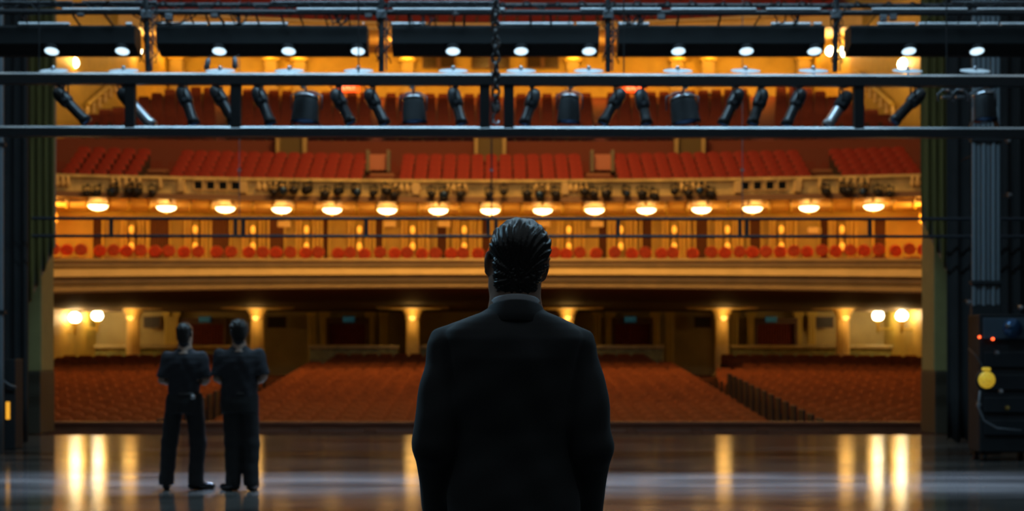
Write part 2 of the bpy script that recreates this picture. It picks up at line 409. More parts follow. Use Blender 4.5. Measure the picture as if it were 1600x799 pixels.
drape('stage_curtain', px2x(1440, Y), px2x(1487, Y), Y, pz(345, Y), pz(440, Y), 9.4, drape_m, 'green gold house curtain gathered at the right side of the stage opening', 4, .09)
drape('black_leg_drape', px2x(-60, 24.5), px2x(44, 24.5), 24.5, .04, .04, 9, black_cloth, 'tall black masking drape at the left edge of the stage', 7, .07)
drape('black_leg_drape', px2x(1484, 24.5), px2x(1660, 24.5), 24.6, .04, .04, 9, black_cloth, 'tall black masking drape at the right edge of the stage', 9, .07)
MB().box(-14.3, -14, -6, 27.9, -.2, 10).build('wall_stage_left', black_cloth)['kind'] = 'structure'
MB().box(14, 14.3, -6, 27.9, -.2, 10).build('wall_stage_right', black_cloth)['kind'] = 'structure'
MB().box(-14.3, 14.3, -6.3, -6, -.2, 10).build('wall_stage_rear', black_cloth)['kind'] = 'structure'

# ================================================================== SEATS
def seat_proto(m, nm, w=.515, h=.95):
    root = empty(nm)
    bk = MB()
    front = [[(u*w*.96, .16+.10*(1-(2*abs(u))**2)*-.25+.12*(z-.45)/.5, z-(.06*(2*abs(u))**3 if z > .9*h else 0)) for u in (-.5, -.4, -.2, 0, .2, .4, .5)] for z in (.40, .60, .82*h, .96*h, h)]
    back = [[(x, y+.07, z) for (x, y, z) in r] for r in front]
    bk.grid(front); bk.grid(list(reversed(back)))
    bk.grid([front[-1], back[-1]]); bk.grid([back[0], front[0]])
    bk.grid([[r[0] for r in back], [r[0] for r in front]]); bk.grid([[r[-1] for r in front], [r[-1] for r in back]])
    bk.build('backrest', m, root)
    MB().box(-w*.42, w*.42, -.26, .17, .36, .47, .03).build('seat_cushion', m, root)
    fr = MB()
    for s in (-1, 1):
        x = s*(w*.5-.018)
        fr.box(x-.016, x+.016, -.18, .24, 0, .60); fr.box(x-.018, x+.018, -.24, .16, .60, .64)
    fr.box(-w*.45, w*.45, .06, .12, .28, .35)
    fr.build('seat_frame', seat_metal, root)
    return root
# stalls: rows in three blocks; the three hundred that show largest are things, the rest one object
stalls = []
for r in range(25):
    Y0 = 31.9+r*.95
    for i in range(25):
        x = (i-12)*.53
        lim = 6.0 if Y0 < 46 else 6.0-(Y0-46)*.03
        if abs(x) <= lim: stalls.append((r, 'middle', x, Y0-.004*x*x))
    for s, nm in ((-1, 'left'), (1, 'right')):
        st = 7.32 if Y0 < 49 else 8.45
        for i in range(15):
            x = st+i*.53
            if x < 15.1: stalls.append((r, nm, s*x, Y0-.004*x*x))
stalls.sort(key=lambda q: (q[0], q[1] != 'middle', abs(q[2])))
proto = seat_proto(seat_orange, 'theatre_seat')
ends = mat('dark_seat_end', (.02, .015, .01), .6)
b = MB(); first = True
def low_seat(b, x, y, z, rz=0, w=.50, h=.95, mi=0, faces=True):
    c, s_ = math.cos(rz), math.sin(rz)
    b.T = Matrix.Translation((x, y, z)) @ Matrix.Rotation(rz, 4, 'Z')
    b.mat(mi); b.add([(-w*.48, .13, .4), (w*.48, .13, .4), (w*.48, .25, .9*h), (w*.40, .265, h), (-w*.40, .265, h), (-w*.48, .25, .9*h),
                      (-w*.48, .2, .4), (w*.48, .2, .4), (w*.48, .32, .9*h), (w*.40, .335, h), (-w*.40, .335, h), (-w*.48, .32, .9*h)],
                     [(0, 1, 2, 5), (5, 2, 3, 4), (7, 6, 11, 8), (8, 11, 10, 9), (0, 5, 11, 6), (5, 4, 10, 11), (4, 3, 9, 10), (3, 2, 8, 9), (2, 1, 7, 8), (1, 0, 6, 7)])
    b.box(-w*.44, w*.44, -.26, .15, .36, .47)
    b.mat(mi+1); b.box(-w*.52, -w*.47, -.2, .24, 0, .62); b.box(w*.47, w*.52, -.2, .24, 0, .62)
    b.T = None
for k, (r, blk, x, y) in enumerate(stalls):
    z = zfl(y)
    if k < 300:
        o = proto if first else dup(proto)
        first = False
        o.location = (x, y, z)
        tag(o, 'orange-red theatre seat in the %s row from the stage, %s block of the stalls' % (ORD[r], blk), 'seat', 'stalls seats in the %s row, %s block' % (ORD[r], blk))
    else: low_seat(b, x, y, z)
tag(b.build('theatre_seat_rows', [seat_orange, seat_metal]), 'orange-red theatre seats filling the stalls behind the nearer rows', 'seats', kind='stuff')
# dark end panels down both aisles
for s, nm in ((-1, 'left'), (1, 'right')):
    for r in range(15):
        Y0 = 31.9+r*.95; x = 7.01
        o = MB().box(-.03, .03, -.28, .30, 0, .98, .012).build('aisle_end_panel', ends, loc=(s*x, Y0-.004*x*x, zfl(Y0)))
        tag(o, 'dark end panel beside the %s aisle, at the %s row of stalls seats' % (nm, ORD[r]), 'seat end panel', 'aisle end panels')

# boxes: red gilt chairs
chair_red = mat('orange_red_chair_fabric', (.80, .12, .03), .8, noise=.2, nscale=6)
def box_chair():
    root = empty('box_chair')
    M = Matrix.Translation((0, .20, .76)) @ Matrix.Rotation(PI/2-.12, 4, 'X') @ Matrix.Diagonal((1.08, .9, 1, 1))
    MB().lathe([(.12, -.035), (.20, -.03), (.215, 0), (.20, .03), (.12, .035)], 14, M).build('backrest', chair_red, root)
    MB().box(-.22, .22, -.22, .2, .42, .50, .03).build('seat_cushion', seat_red, root)
    f = MB()
    for x in (-.19, .19):
        f.tube((x, -.19, 0), (x, -.19, .43), .02, 6); f.tube((x, .19, 0), (x, .22, .85), .02, 6)
    f.build('chair_frame', gold, root)
    return root
rng = random.Random(3)
pc = box_chair(); first = True; n = 0
BOXZ = 3.97
slots = []
px = 82
while px < 1450:
    gap = min(abs(px-(LAMPS[i]+LAMPS[i+1])/2) for i in range(14))
    slots.append(px); px += 21.3+rng.uniform(-.5, 1.5)+(7 if rng.random() < .15 else 0)
for n, px in enumerate(slots):
    ym = 49.5+(.0, .42)[n % 2]+rng.uniform(-.05, .05)
    p = TP(px, ym, 400)
    o = pc if first else dup(pc); first = False
    o.location = (p.x, p.y, BOXZ+rng.uniform(-.03, .0)); o.rotation_euler = (0, 0, rng.uniform(-.25, .25)); o.scale = (.92, .92, 1)
    tag(o, 'red round-backed chair behind the grand tier rail, '+nth(n, 0), 'chair', 'red chairs in the boxes')

# balcony circle: lower block seats, each a thing
pb = seat_proto(seat_red, 'balcony_chair', .44, .9); first = True
secs = [(92, 214, 'far left'), (262, 566, 'left'), (622, 914, 'middle'), (966, 1270, 'right'), (1318, 1442, 'far right')]
cnt = 0
for r in range(5):
    y0 = 50.25+r*1.0; z = 6.45+r*.30
    for a, c, nm in secs:
        nn = max(1, round((c-a)/22.3))
        for i in range(nn):
            pxf = a+(i+.5)*(c-a)/nn
            Xf = (pxf-VX)*curveY(pxf, 50.25)/FPX
            X = Xf*(y0+50)/100.25; Y = y0-.01*X*X
            o = pb if first else dup(pb); first = False; cnt += 1
            o.location = (X, Y, z)
            tag(o, 'red chair in the %s row of the balcony, %s section' % (ORD[r], nm), 'seat', 'balcony seats, %s row, %s section' % (ORD[r], nm))
# aisle steps between the sections
b = MB()
for px in (238, 592, 940, 1294):
    for r in range(5):
        y0 = 50.1+r*1.0; z = 6.45+r*.30
        Xf = (px-VX)*50.25/FPX; X = Xf*(y0+50)/100.25; Y = y0-.01*X*X
        b.box(X-.42, X+.42, Y-.3, Y+.2, z, z+.12)
b.build('trim_13', mat('aisle_step', (.30, .13, .06), .7))['kind'] = 'structure'
for k, (px, wd) in enumerate(((455, 48), (766, 50), (1078, 48))):
    p = TP(px, 56.1, 237); hw = wd/2*p.y/FPX
    o = empty('entrance_portal', (p.x, p.y, 8.5))
    tag(o, 'short olive entrance portal in the balcony cross aisle, %s of three' % ORD[k], 'portal')
    MB().box(-hw, -hw+.14, -.1, .25, 0, .95, .02).build('portal_post', gold_dim, o)
    MB().box(hw-.14, hw, -.1, .25, 0, .95, .02).build('portal_post', gold_dim, o)
    MB().box(-hw+.14, hw-.14, .1, .25, 0, .85).build('portal_panel', mat('olive_panel', (.12, .09, .03), .7), o)
for k, px in enumerate((592, 940)):
    p = TP(px, 54.6, 250); o = empty('stair_landing', (p.x, p.y-.2, 8.25)); hw = .36
    tag(o, 'pinkish stair landing with low walls between balcony blocks, %s of two' % ORD[k], 'stair')
    MB().box(-hw, hw, 0, .4, -.3, .25).build('landing', mat('pink_step', (.5, .2, .12), .7), o)
    for s in (-1, 1): MB().box(s*hw-.05, s*hw+.05, -.3, .4, -.4, .38, .02).build('side_wall', mat('grey_olive', (.2, .18, .12), .7), o)
# upper slope: one mass of seats
b = MB()
for r in range(15):
    y0 = 57.4+r*1.08; z = 9.18+r*.262
    for i in range(70):
        px = 80+i*20.4
        if min(abs(px-c) for c in (340, 592, 940, 1192)) < 14: continue
        p = TP(px, y0, 200)
        if abs(p.x) > 14.5: continue
        low_seat(b, p.x, p.y, z, w=.5)
o = b.build('balcony_seat_rows', [seat_deep, seat_metal])
tag(o, 'dark red seats rising to the rear of the balcony behind the cross aisle', 'seats', kind='stuff')
# upper tier: front row seats individually, the rows above as one
pu = seat_proto(seat_red, 'upper_tier_chair', .56, .95); first = True
for i in range(16):
    px = 610+i*20.8
    p = TP(px, 67.2, 40); o = pu if first else dup(pu); first = False
    o.location = (p.x, p.y, 15.55)
    tag(o, 'red seat in the front row of the topmost tier, '+nth(i, 0), 'seat', 'front row seats of the topmost tier')
b = MB()
for r in range(1, 7):
    for i in range(60):
        px = 170+i*20.5; p = TP(px, 67.2+r*.95, 40)
        if abs(p.x) < 14.8: low_seat(b, p.x, p.y, 15.55+r*.55, w=.6)
for i in range(20):
    for px in (588-i*20.8, 945+i*20.8):
        p = TP(px, 67.2, 40)
        if abs(p.x) < 14.8: low_seat(b, p.x, p.y, 15.55, w=.56)
tag(b.build('upper_tier_seat_rows', [seat_red, seat_metal]), 'red seats of the topmost tier behind its front row', 'seats', kind='stuff')

# ================================================================== LAMPS OF THE AUDITORIUM
for i, px in enumerate(LAMPS):
    p = TP(px, 51.0, 326.5, 318)
    o = empty('ceiling_lamp', p)
    tag(o, 'glowing bowl lamp on the ceiling over the grand tier boxes, '+nth(i, 15), 'lamp', 'ceiling lamps over the boxes')
    MB().lathe([(.06, .02), (.30, .02), (.34, -.02), (.30, -.04), (.06, -.04)], 20).build('canopy', gold, o)
    MB().lathe([(.31, -.03), (.31, -.06), (.26, -.12), (.15, -.17), (.03, -.185)], 20).build('lamp_bowl', lamp_warm, o)
    MB().lathe([(.03, -.18), (.045, -.20), (.02, -.24)], 8).build('finial', gold, o)
    light('POINT', 'lamp_glow', (0, -.15, -.36), 25, (1, .45, .06), .2, parent=o)
for i in range(14):
    px = (LAMPS[i]+LAMPS[i+1])/2
    if abs(px-807) < 3: pass
    p = TP(px, 52.9, 385)
    o = empty('wall_sconce', p)
    tag(o, 'small twin amber wall light between the box doorways, '+nth(i, 14), 'wall light', 'amber wall lights in the boxes')
    MB().box(-.06, .06, -.02, .1, -.15, .75, .01).build('back_plate', gold, o)
    for z in (-.02, .55):
        MB().lathe([(.04, -.12), (.08, -.08), (.09, .06), (.05, .13)], 10, Matrix.Translation((0, -.12, z))).build('lamp_shade', lamp_amber, o)
# extra square alcove lights at both ends of the box tier
for s, px in ((-1, 86), (1, 1440)):
    p = TP(px, 52.0, 345)
    o = empty('alcove_lamp', (p.x, p.y-.2, 6.0))
    tag(o, 'hanging amber lantern in the %s end alcove of the grand tier' % ('left' if s < 0 else 'right'), 'lamp')
    MB().lathe([(.03, .05), (.12, 0), (.16, -.25), (.06, -.35)], 10).build('lantern_glass', lamp_amber, o)
    MB().tube((0, 0, .03), (0, 0, .3), .015).build('stem', brown, o)
    light('POINT', 'lamp_glow', (0, -.35, -.2), 110, (1, .42, .06), .15, parent=o)

# stalls: lit fluted columns
for px in (208, 402, 645, 886, 1128, 1317):
    rz_ = MB(); rz_.lathe([(.30, 3.075), (.9, 3.08), (1.30, 3.10), (1.36, 3.13), (1.30, 3.16), (.3, 3.16)], 32, Matrix.Translation(((px-VX)*56.0/FPX, 56.0, 0)))
    rz_.build('trim_ceiling_glow', cream)['kind'] = 'structure'  # cream disc stands in for the lamp glow on the ceiling
for k, px in enumerate((208, 402, 645, 886, 1128, 1317)):
    Yc = 56.2; X = (px-VX)*Yc/FPX
    o = empty('fluted_column', (X, Yc, .62)); H = 3.08-.62
    tag(o, 'glowing cream fluted column at the rear of the stalls, '+nth(k, 6), 'column')
    b = MB(); nfl = 16; prof = [(0, .26), (H-.35, .24)]
    rows = []
    for z, r in prof:
        row = []
        for i in range(nfl*4+1):
            t = 2*PI*i/(nfl*4); rr = r*(1-.10*(.5-.5*math.cos(nfl*t))); row.append((rr*math.cos(t), rr*math.sin(t), z))
        rows.append(row)
    b.grid(rows); b.build('shaft', cream, o)
    MB().lathe([(.24, H-.36), (.30, H-.33), (.26, H-.27), (.33, H-.12), (.38, H-.06), (.38, H)], 20).build('capital', cream, o)
    MB().lathe([(.38, 0), (.38, .1), (.3, .16), (.27, .2)], 20).build('base', cream, o)
    u = MB(); u.lathe([(.03, -.05), (.10, 0), (.13, .10), (.05, .12)], 12, Matrix.Translation((0, -.42, H-.38))); u.build('uplight', mat('amber_cup', (1, .6, .2), .3, emit=(1, .5, .1), estr=1.6), o)
    light('POINT', 'lamp_glow', (0, -.60, H-.32), 16, (1, .55, .14), .30, parent=o)
# wall torches of the side walls, under the tier
for k, (px, py, Yl) in enumerate(((117, 497, 56.0), (152, 494, 58.6), (1372, 494, 58.6), (1409, 494, 56.0))):
    p = W(px, py, Yl)
    o = empty('wall_torch', p)
    tag(o, 'bright globe wall lamp in the corner of the rear stalls, '+nth(k, 4), 'wall lamp')
    MB().lathe([(.05, -.18), (.17, -.12), (.22, 0), (.18, .12), (.08, .2)], 16).build('globe', lamp_hot, o)
    MB().lathe([(.02, -.62), (.05, -.6), (.05, -.3), (.14, -.2), (.14, -.17)], 12).build('torch_bracket', gold, o)
    sgn = 1 if px > 766 else -1
    MB().tube((0, 0, -.5), (sgn*(SX-abs(p.x)), 0, -.5), .035, 8).build('wall_arm', gold, o)
    light('POINT', 'lamp_glow', (-sgn*.25, -.3, .0), 26, (1, .52, .12), .22, parent=o)
def text(name, body, size, loc, m, parent=None, rot=(PI/2, 0, 0)):
    c = bpy.data.curves.new(name, 'FONT'); c.body = body; c.size = size; c.extrude = .008; c.align_x = 'CENTER'; c.align_y = 'CENTER'; c.materials.append(m)
    t_ = bpy.data.objects.new(name, c); col.objects.link(t_); bpy.context.view_layer.update()
    me = bpy.data.meshes.new_from_object(t_.evaluated_get(bpy.context.evaluated_depsgraph_get())); bpy.data.objects.remove(t_)
    o = bpy.data.objects.new(name, me); col.objects.link(o); o.location = loc; o.rotation_euler = rot
    if parent is not None: o.parent = parent
    return o
teal = mat('teal_sign_glow', (.1, .35, .4), .4, emit=(.12, .5, .6), estr=.09)
teal_back = mat('teal_sign_glass', (.02, .10, .12), .4, emit=(.03, .20, .26), estr=.05)
redg = mat('red_sign_glow', (.6, .05, .02), .4, emit=(1, .08, .01), estr=2.2)
for k, px in enumerate((320, 545, 985, 1205)):
    p = W(px, 499.5, 59.7); o = empty('exit_sign', p)
    tag(o, 'dim teal EXIT sign over a dark red curtained door, '+nth(k, 4), 'sign')
    MB().box(-.23, .23, -.03, .06, -.12, .12, .01).build('sign_box', teal_back, o)
    text('sign_lettering', 'EXIT', .2, (0, -.04, 0), teal, o)
for k, px in enumerate((545, 990)):
    p = W(px, 137, 73.6); o = empty('exit_sign', p)
    tag(o, 'red glowing EXIT sign at the rear of the balcony, '+('left of the dark middle window' if k == 0 else 'right of the dark middle window'), 'sign')
    MB().box(-.5, .5, -.03, .1, -.2, .2, .02).build('sign_box', redg, o)
    text('sign_lettering', 'EXIT', .34, (0, -.05, 0), mat('white_letter', (.9, .6, .5), .4, emit=(1, .4, .2), estr=2), o)
# balcony rear: glowing pilasters and bare bulbs
for k, px in enumerate((265, 425, 469, 637, 895, 1057, 1105, 1262)):
    p = W(px, 118, 73.7); o = empty('lit_pilaster', (max(-14.9, min(14.9, p.x)), 73.55-.003*p.x**2, 13.9))
    tag(o, 'gilded pilaster with a glowing capital on the rear balcony wall, '+nth(k, 8), 'pilaster')
    MB().box(-.30, .30, 0, .4, 0, 1.55, .03).build('shaft', gold_dim, o)
    MB().box(-.40, .40, -.12, .4, 1.55, 1.75, .03).build('capital', gold, o)
    MB().lathe([(.05, 0), (.3, .06), (.36, .18), (.2, .24)], 14, Matrix.Translation((0, -.32, 1.6)) @ Matrix.Diagonal((1, .6, 1, 1))).build('uplight', mat('amber_uplight', (1, .6, .15), .3, emit=(1, .5, .03), estr=1.6), o)
    light('POINT', 'lamp_glow', (0, -.75, 1.5), 26, (1, .46, .05), .15, parent=o)
for k, (px, py, Yb) in enumerate(((115, 98, 57.0), (215, 80, 66.5), (1297, 80, 68), (1317, 81, 66.5), (1411, 100, 57.0))):
    p = W(px, py, Yb); s = -1 if px < 766 else 1; o = empty('wall_bulb', p)
    tag(o, 'bare bright bulb on a bracket high on the side wall, '+nth(k, 5), 'wall lamp')
    MB().lathe([(.05, -.2), (.16, -.12), (.2, 0), (.15, .12), (.05, .2)], 14).build('bulb', lamp_hot, o)
    MB().tube((0, 0, .2), (s*max(.05, SX-abs(p.x)), 0, .3), .03, 6).build('bracket', gold, o)
    light('POINT', 'lamp_glow', (-s*.3, -.25, .1), 60, (1, .48, .09), .15, parent=o)
# lights added beneath the topmost tier to brighten the rear wall (hidden by the battens)
for k, x in enumerate((-12, -8, -4, 0, 4, 8, 12)):
    o = empty('added_ceiling_light', (x, 70.5, 15.75))
    tag(o, 'added unseen light beneath the topmost tier, '+nth(k, 7), 'ceiling light')
    MB().lathe([(.22, .05), (.3, .05), (.3, 0), (.22, 0)], 16).build('trim_ring', gold, o)
    MB().lathe([(.02, .03), (.22, .03), (.22, .04), (.02, .04)], 16).build('diffuser', lamp_warm, o)
    light('POINT', 'lamp_glow', (0, 0, -.35), 190, (1, .50, .10), .25, parent=o)

# ================================================================== STAGE SPOTLIGHTS ON THE BALCONY FRONT
def up_tool(frm, to): return (Vector(to)-Vector(frm)).to_track_quat('Z', 'Y').to_matrix().to_4x4()
bs = [(427, 300), (441, 297), (459, 297), (481, 297), (508, 303), (530, 299), (556, 300), (584, 302), (603, 299), (617, 305), (674, 303), (694, 304), (720, 304), (765, 304),
      (787, 300), (824, 303), (845, 304), (868, 304), (913, 300), (927, 304), (948, 303), (978, 302), (1003, 303), (1022, 307), (1055, 299), (1075, 302), (1094, 298), (1110, 304),
      (136, 302), (152, 302), (178, 299), (203, 299), (215, 300), (238, 301), (1290, 300), (1318, 298), (1327, 298), (1350, 299), (1372, 301), (1390, 303)]
bs.sort()
for k, (px, py) in enumerate(bs):
    Yb = 48.75
    t = ((px-VX)/690)**2
    p = W(px, py, curveY(px, Yb, .01))
    big = rng.random()
    o = empty('balcony_spotlight', p, rng.uniform(-.5, .5))
    tag(o, 'small dark theatre spotlight clamped on the balcony front, '+ORD[k]+' from the left', 'spotlight', 'spotlights along the balcony front')
    r = .10+.045*big; L = .28
    M = Matrix.Rotation(PI/2+.25, 4, 'X')
    MB().lathe([(r*.5, -L*.6), (r*.9, -L*.4), (r, L*.3), (r, L*.6)], 12, M).build('lamp_body', black, o)
    MB().lathe([(.01, L*.55), (r*.85, L*.55), (r*.85, L*.62), (.01, L*.62)], 12, M).build('lens', lens_blue if k % 5 == 2 else black_gloss, o)
    y = MB(); y.box(-r-.03, -r, -.02, .02, -.02, .22); y.box(r, r+.03, -.02, .02, -.02, .22); y.box(-r-.03, r+.03, -.02, .02, .2, .23); y.tube((0, 0, .22), (0, .2, .3), .03, 6)
    y.build('yoke', black, o)

# ================================================================== FLYING RIG OVER THE STAGE
FY = 17.0
def bar(b, x0, x1, za, zb, y, h, d, ch=.02):           # a beam with a chamfered top edge, level to within a few millimetres
    prof = [(-d, 0), (-d, h-ch), (-d+ch, h), (d-ch, h), (d, h-ch), (d, 0)]
    rows = [[(x0, y+p, za+q) for p, q in prof], [(x1, y+p, zb+q) for p, q in prof]]
    vs = rows[0]+rows[1]; n = 6
    fs = [(i, (i+1) % n, n+(i+1) % n, n+i) for i in range(n)]
    b.add(vs, [f for i, f in enumerate(fs) if i != 1]+[tuple(range(n-1, -1, -1)), tuple(range(n, 2*n))])
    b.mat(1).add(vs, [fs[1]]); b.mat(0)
edge_m = mat('pale_edge_glint', (.85, .93, .98), .27, metal=.85, noise=.3, nscale=3)  # pale chamfer colour puts the glint of light along the black beams
fr = empty('steel_lighting_frame', (0, 0, 0))
tag(fr, 'long black steel ladder frame hanging across the stage with cool lit upper edges', 'frame')
xa, xb = px2x(-70, FY), px2x(1680, FY)
zb_top0, zb_top1 = pz(131.5, FY), pz(136, FY)
b = MB(); bar(b, xa, xb, zb_top0+.0, zb_top1, FY, .128, .06, .026); b.build('top_beam', [black_gloss, edge_m], fr)
z20, z21 = pz(213.5, FY), pz(216, FY)
b = MB(); bar(b, xa, xb, z20, z21, FY, .116, .06, .026); b.build('bottom_beam', [black_gloss, edge_m], fr)
for px in (204, 369, 757.5, 795, 1341):
    x = px2x(px, FY)
    MB().box(x-.055, x+.055, FY-.055, FY+.055, pz(203, FY), pz(130, FY), .008).build('upright', black, fr)
for px in (60, 560, 975, 1480):
    x = px2x(px, FY); MB().tube((x, FY+.02, pz(117, FY)), (x, FY+.02, 9), .008, 6).build('hanging_cable', black, fr)
# chain hoist
ch = empty('hoist_chain', (px2x(775, 16.7), 16.7, 0)); tag(ch, 'dark link chain hanging down the middle with a cool lit steel hook below', 'chain')
c = MB(); z = pz(168, 16.7); k = 0
while z < 5.6:
    big = 1.35 if (pz(110, 16.7) < z < pz(95, 16.7)) else 1
    h = .085*big; wd = .036*big; n = 14
    pts = []
    for i in range(n+1):
        t = 2*PI*i/n; q = (math.cos(t)*wd, math.sin(t)*h*.62)
        pts.append((q[0], 0, z+q[1]) if k % 2 == 0 else (q[0]*.3, q[0], z+q[1]))
    c.path(pts, .016, 6); z += .085*big; k += 1
c.build('chain_links', black_gloss, ch)
c = MB(); zz = pz(168, 16.7)
c.path([(0, 0, zz), (-.01, 0, zz-.05), (-.03, 0, zz-.10), (-.025, 0, zz-.16), (.01, 0, zz-.18), (.035, 0, zz-.15)], .014, 8); c.box(-.03, .03, -.02, .02, zz-.03, zz+.03, .01)
c.build('hook', steel, ch)

# theatre fixtures
def profile_spot(px, py, qx, qy, m, lab, Y=17.55):
    p = W(px, py, Y); q = W(qx, qy, Y-.10)
    d = (q-p).normalized(); L = (q-p).length
    M = Matrix.Translation(p) @ d.to_track_quat('Z', 'Y').to_matrix().to_4x4()
    o = empty('profile_spotlight', p); tag(o, lab, 'spotlight')
    Mi = Matrix.Translation(-p) @ M
    MB().lathe([(.02, -.02), (.055, 0), (.078, .05), (.082, .18), (.07, .22), (.055, .23)], 16, Mi).build('lamp_housing', m if m is not silver else black, o)
    MB().lathe([(.055, .22), (.060, .24), (.060, L-.08), (.068, L-.06), (.074, L), (.05, L+.002)], 16, Mi).build('lens_barrel', m, o)
    MB().lathe([(.01, L-.01), (.058, L-.005), (.058, L+.004), (.01, L+.008)], 16, Mi).build('lens', lens_blue, o)
    y = MB(); top = Vector((p.x, 0, 0)); mid = Vector((0, 0, 0))+d*.17
    ztop = pz(126, FY)-p.z
    for s in (-1, 1):
        side = Vector((0, s*.095, 0)); y.path([mid+side, mid+side+Vector((0, 0, .12)), Vector((mid.x, s*.05, mid.z+.19)), Vector((mid.x, 0, mid.z+.20))], .010, 6)
    y.tube((mid.x, 0, mid.z+.2), (mid.x, -.25, ztop), .016, 6)
    y.box(mid.x-.03, mid.x+.03, -.47+.0, -.22, ztop-.03, ztop+.05, .008)
    y.build('yoke_and_clamp', black, o)
    for s in (-1, 1): MB().tube(mid+Vector((0, s*.085, 0)), mid+Vector((0, s*.12, 0)), .022, 8).build('knob', grey_metal, o)
    c_ = MB(); c_.path([Vector((0, .02, 0)), Vector((-.05, .05, .06)), Vector((.02, .05, .14)), Vector((mid.x, -.1, ztop))], .008, 5); c_.build('power_cable', black, o)
def fresnel(px, py, qx, qy, wpx, lab, Y=17.6, tilt=.0):
    p = W(px, py, Y); q = W(qx, qy, Y-.05); d = (q-p).normalized(); L = (q-p).length; r = wpx/2*Y/FPX
    M = d.to_track_quat('Z', 'Y').to_matrix().to_4x4()
    M = M @ Matrix.Rotation(-.28+tilt, 4, 'X') if False else M
    o = empty('wash_light', p); tag(o, lab, 'wash light')
    MB().lathe([(.03, -.03), (r*.62, -.015), (r*.80, .03), (r*.86, .08), (r*.95, L-.02), (r*1.0, L)], 20, M).build('lamp_housing', black, o)
    MB().lathe([(r*.60, -.022), (r*.84, -.005), (r*.86, .02), (r*.82, .03)], 20, M).build('rear_rim', steel, o)
    MB().lathe([(.01, L-.01), (r*.9, L-.005), (r*.9, L+.004), (.01, L+.012)], 20, M).build('lens', lens_blue, o)
    dd = MB()
    for s in (-1, 1):
        dd.add([Vector((s*r*.95, -r*.6, -L)), Vector((s*r*.95, r*.6, -L)), Vector((s*r*1.15, r*.6, -L-.10)), Vector((s*r*1.15, -r*.6, -L-.10)),
                Vector((s*r*.97, -r*.6, -L)), Vector((s*r*.97, r*.6, -L)), Vector((s*r*1.17, r*.6, -L-.10)), Vector((s*r*1.17, -r*.6, -L-.10))],
               [(0, 1, 2, 3), (7, 6, 5, 4), (0, 4, 5, 1), (1, 5, 6, 2), (2, 6, 7, 3), (3, 7, 4, 0)])
    dd.build('barn_door', black, o)
    y = MB(); ztop = pz(126, FY)-p.z
    for s in (-1, 1): y.path([(s*r*1.02, 0, -.14), (s*r*1.04, 0, .02), (s*r*.5, 0, .06), (0, 0, .07)], .010, 6)
    y.tube((0, 0, .07), (0, -.25, ztop), .015, 6); y.box(-.03, .03, -.5, -.22, ztop-.03, ztop+.05, .008)
    y.build('yoke', grey_metal, o)
SP = [(88, 142, 136, 191, 0), (188, 142, 238, 197, 1), (283, 137, 304, 195, 0), (334, 137, 366, 192, 0), (400, 138, 424, 195, 0), (522, 142, 549, 193, 0), (575, 142, 602, 195, 0),
      (707, 140, 722, 195, 0), (837, 142, 819, 195, 0), (972, 142, 941, 194, 0), (1000, 142, 1011, 195, 0), (1156, 142, 1129, 195, 0), (1193, 142, 1175, 195, 0),
      (1253, 142, 1228, 197, 0), (1326, 146, 1292, 198, 1), (1441, 143, 1396, 191, 0)]
for k, (a, c_, d_, e, sil) in enumerate(SP):
    profile_spot(a, c_, d_, e, silver if sil else black_gloss,
                 ('silver' if sil else 'black')+' profile spotlight slanting behind the steel frame, '+ORD[k]+' slanting spotlight from the left')
for k, (a, c_, d_, e, w_) in enumerate(((479, 152, 476, 192, 46), (646, 154, 648, 192, 40), (890, 152, 888, 192, 38), (1066, 154, 1072, 193, 48), (1537, 148, 1540, 188, 38))):
    fresnel(a, c_, d_, e, w_, 'bulky round black wash light hanging behind the steel frame, '+nth(k, 5))

# light battens: five long black housings with round cool lamps below
BY = 18.8; LP = [83, 193, 344, 452, 560, 708, 814, 920, 1059, 1165, 1271, 1418, 1524]
SPANS = [(-80, 215), (248, 575), (613, 935), (965, 1285), (1325, 1680)]
zbot, ztp = pz(87, BY), pz(43, BY)
strip_m = mat('batten_black', (.012, .014, .015), .6, spec=.2)
for k, (a, c_) in enumerate(SPANS):
    x0, x1 = px2x(a, BY), px2x(c_, BY)
    o = empty('light_batten', (0, 0, 0))
    tag(o, 'long black batten housing with round cool lamps, '+nth(k, 5)+' of five', 'light batten')
    prof = [(.20, zbot+.02), (.10, zbot+.02), (-.15, zbot+.12), (-.15, ztp-.03), (-.12, ztp), (.20, ztp)]
    b = MB(); n = 6
    vs = [(x0, BY+p, q) for p, q in prof]+[(x1, BY+p, q) for p, q in prof]
    b.add(vs, [(i, (i+1) % n, n+(i+1) % n, n+i) for i in range(n)]+[tuple(range(n-1, -1, -1)), tuple(range(n, 2*n))])
    b.build('housing', strip_m, o)
    b = MB(); x = x0
    while x < x1-.05:
        L = min(rng.uniform(.25, 1.1), x1-x)
        if rng.random() < .8: b.tube((x, BY-.13, ztp+.016), (x+L-.04, BY-.13, ztp+.016), .020, 10)
        x += L
    b.build('edge_highlight', mat('bright_pale_tone', (.80, .84, .88), .4, noise=.15, nscale=7), o)  # broken pale tubes stand in for the lit top edge of the housing
    for i, px in enumerate(LP):
        if not a < px < c_: continue
        X = px2x(px, BY)
        M = Matrix.Translation((X, BY-.055, pz(79.5, BY))) @ Matrix.Rotation(-math.radians(22), 4, 'X')     # lens face turned down and towards the stage
        MB().lathe([(.110, .02), (.115, 0), (.108, -.02), (.098, -.02)], 20, M).build('lamp_ring', black, o)
        MB().lathe([(.01, -.030), (.060, -.028), (.098, -.015), (.098, .0), (.01, .0)], 20, M).build('lamp_lens', lamp_cool, o)
        light('SPOT', 'lamp_beam', (X, BY-.22, zbot-.02) , 1700, (.50, .68, 1), .06, aim((0, 0, 0), (0, -.31, -1)), spot=math.radians(41), blend=.9, parent=o)
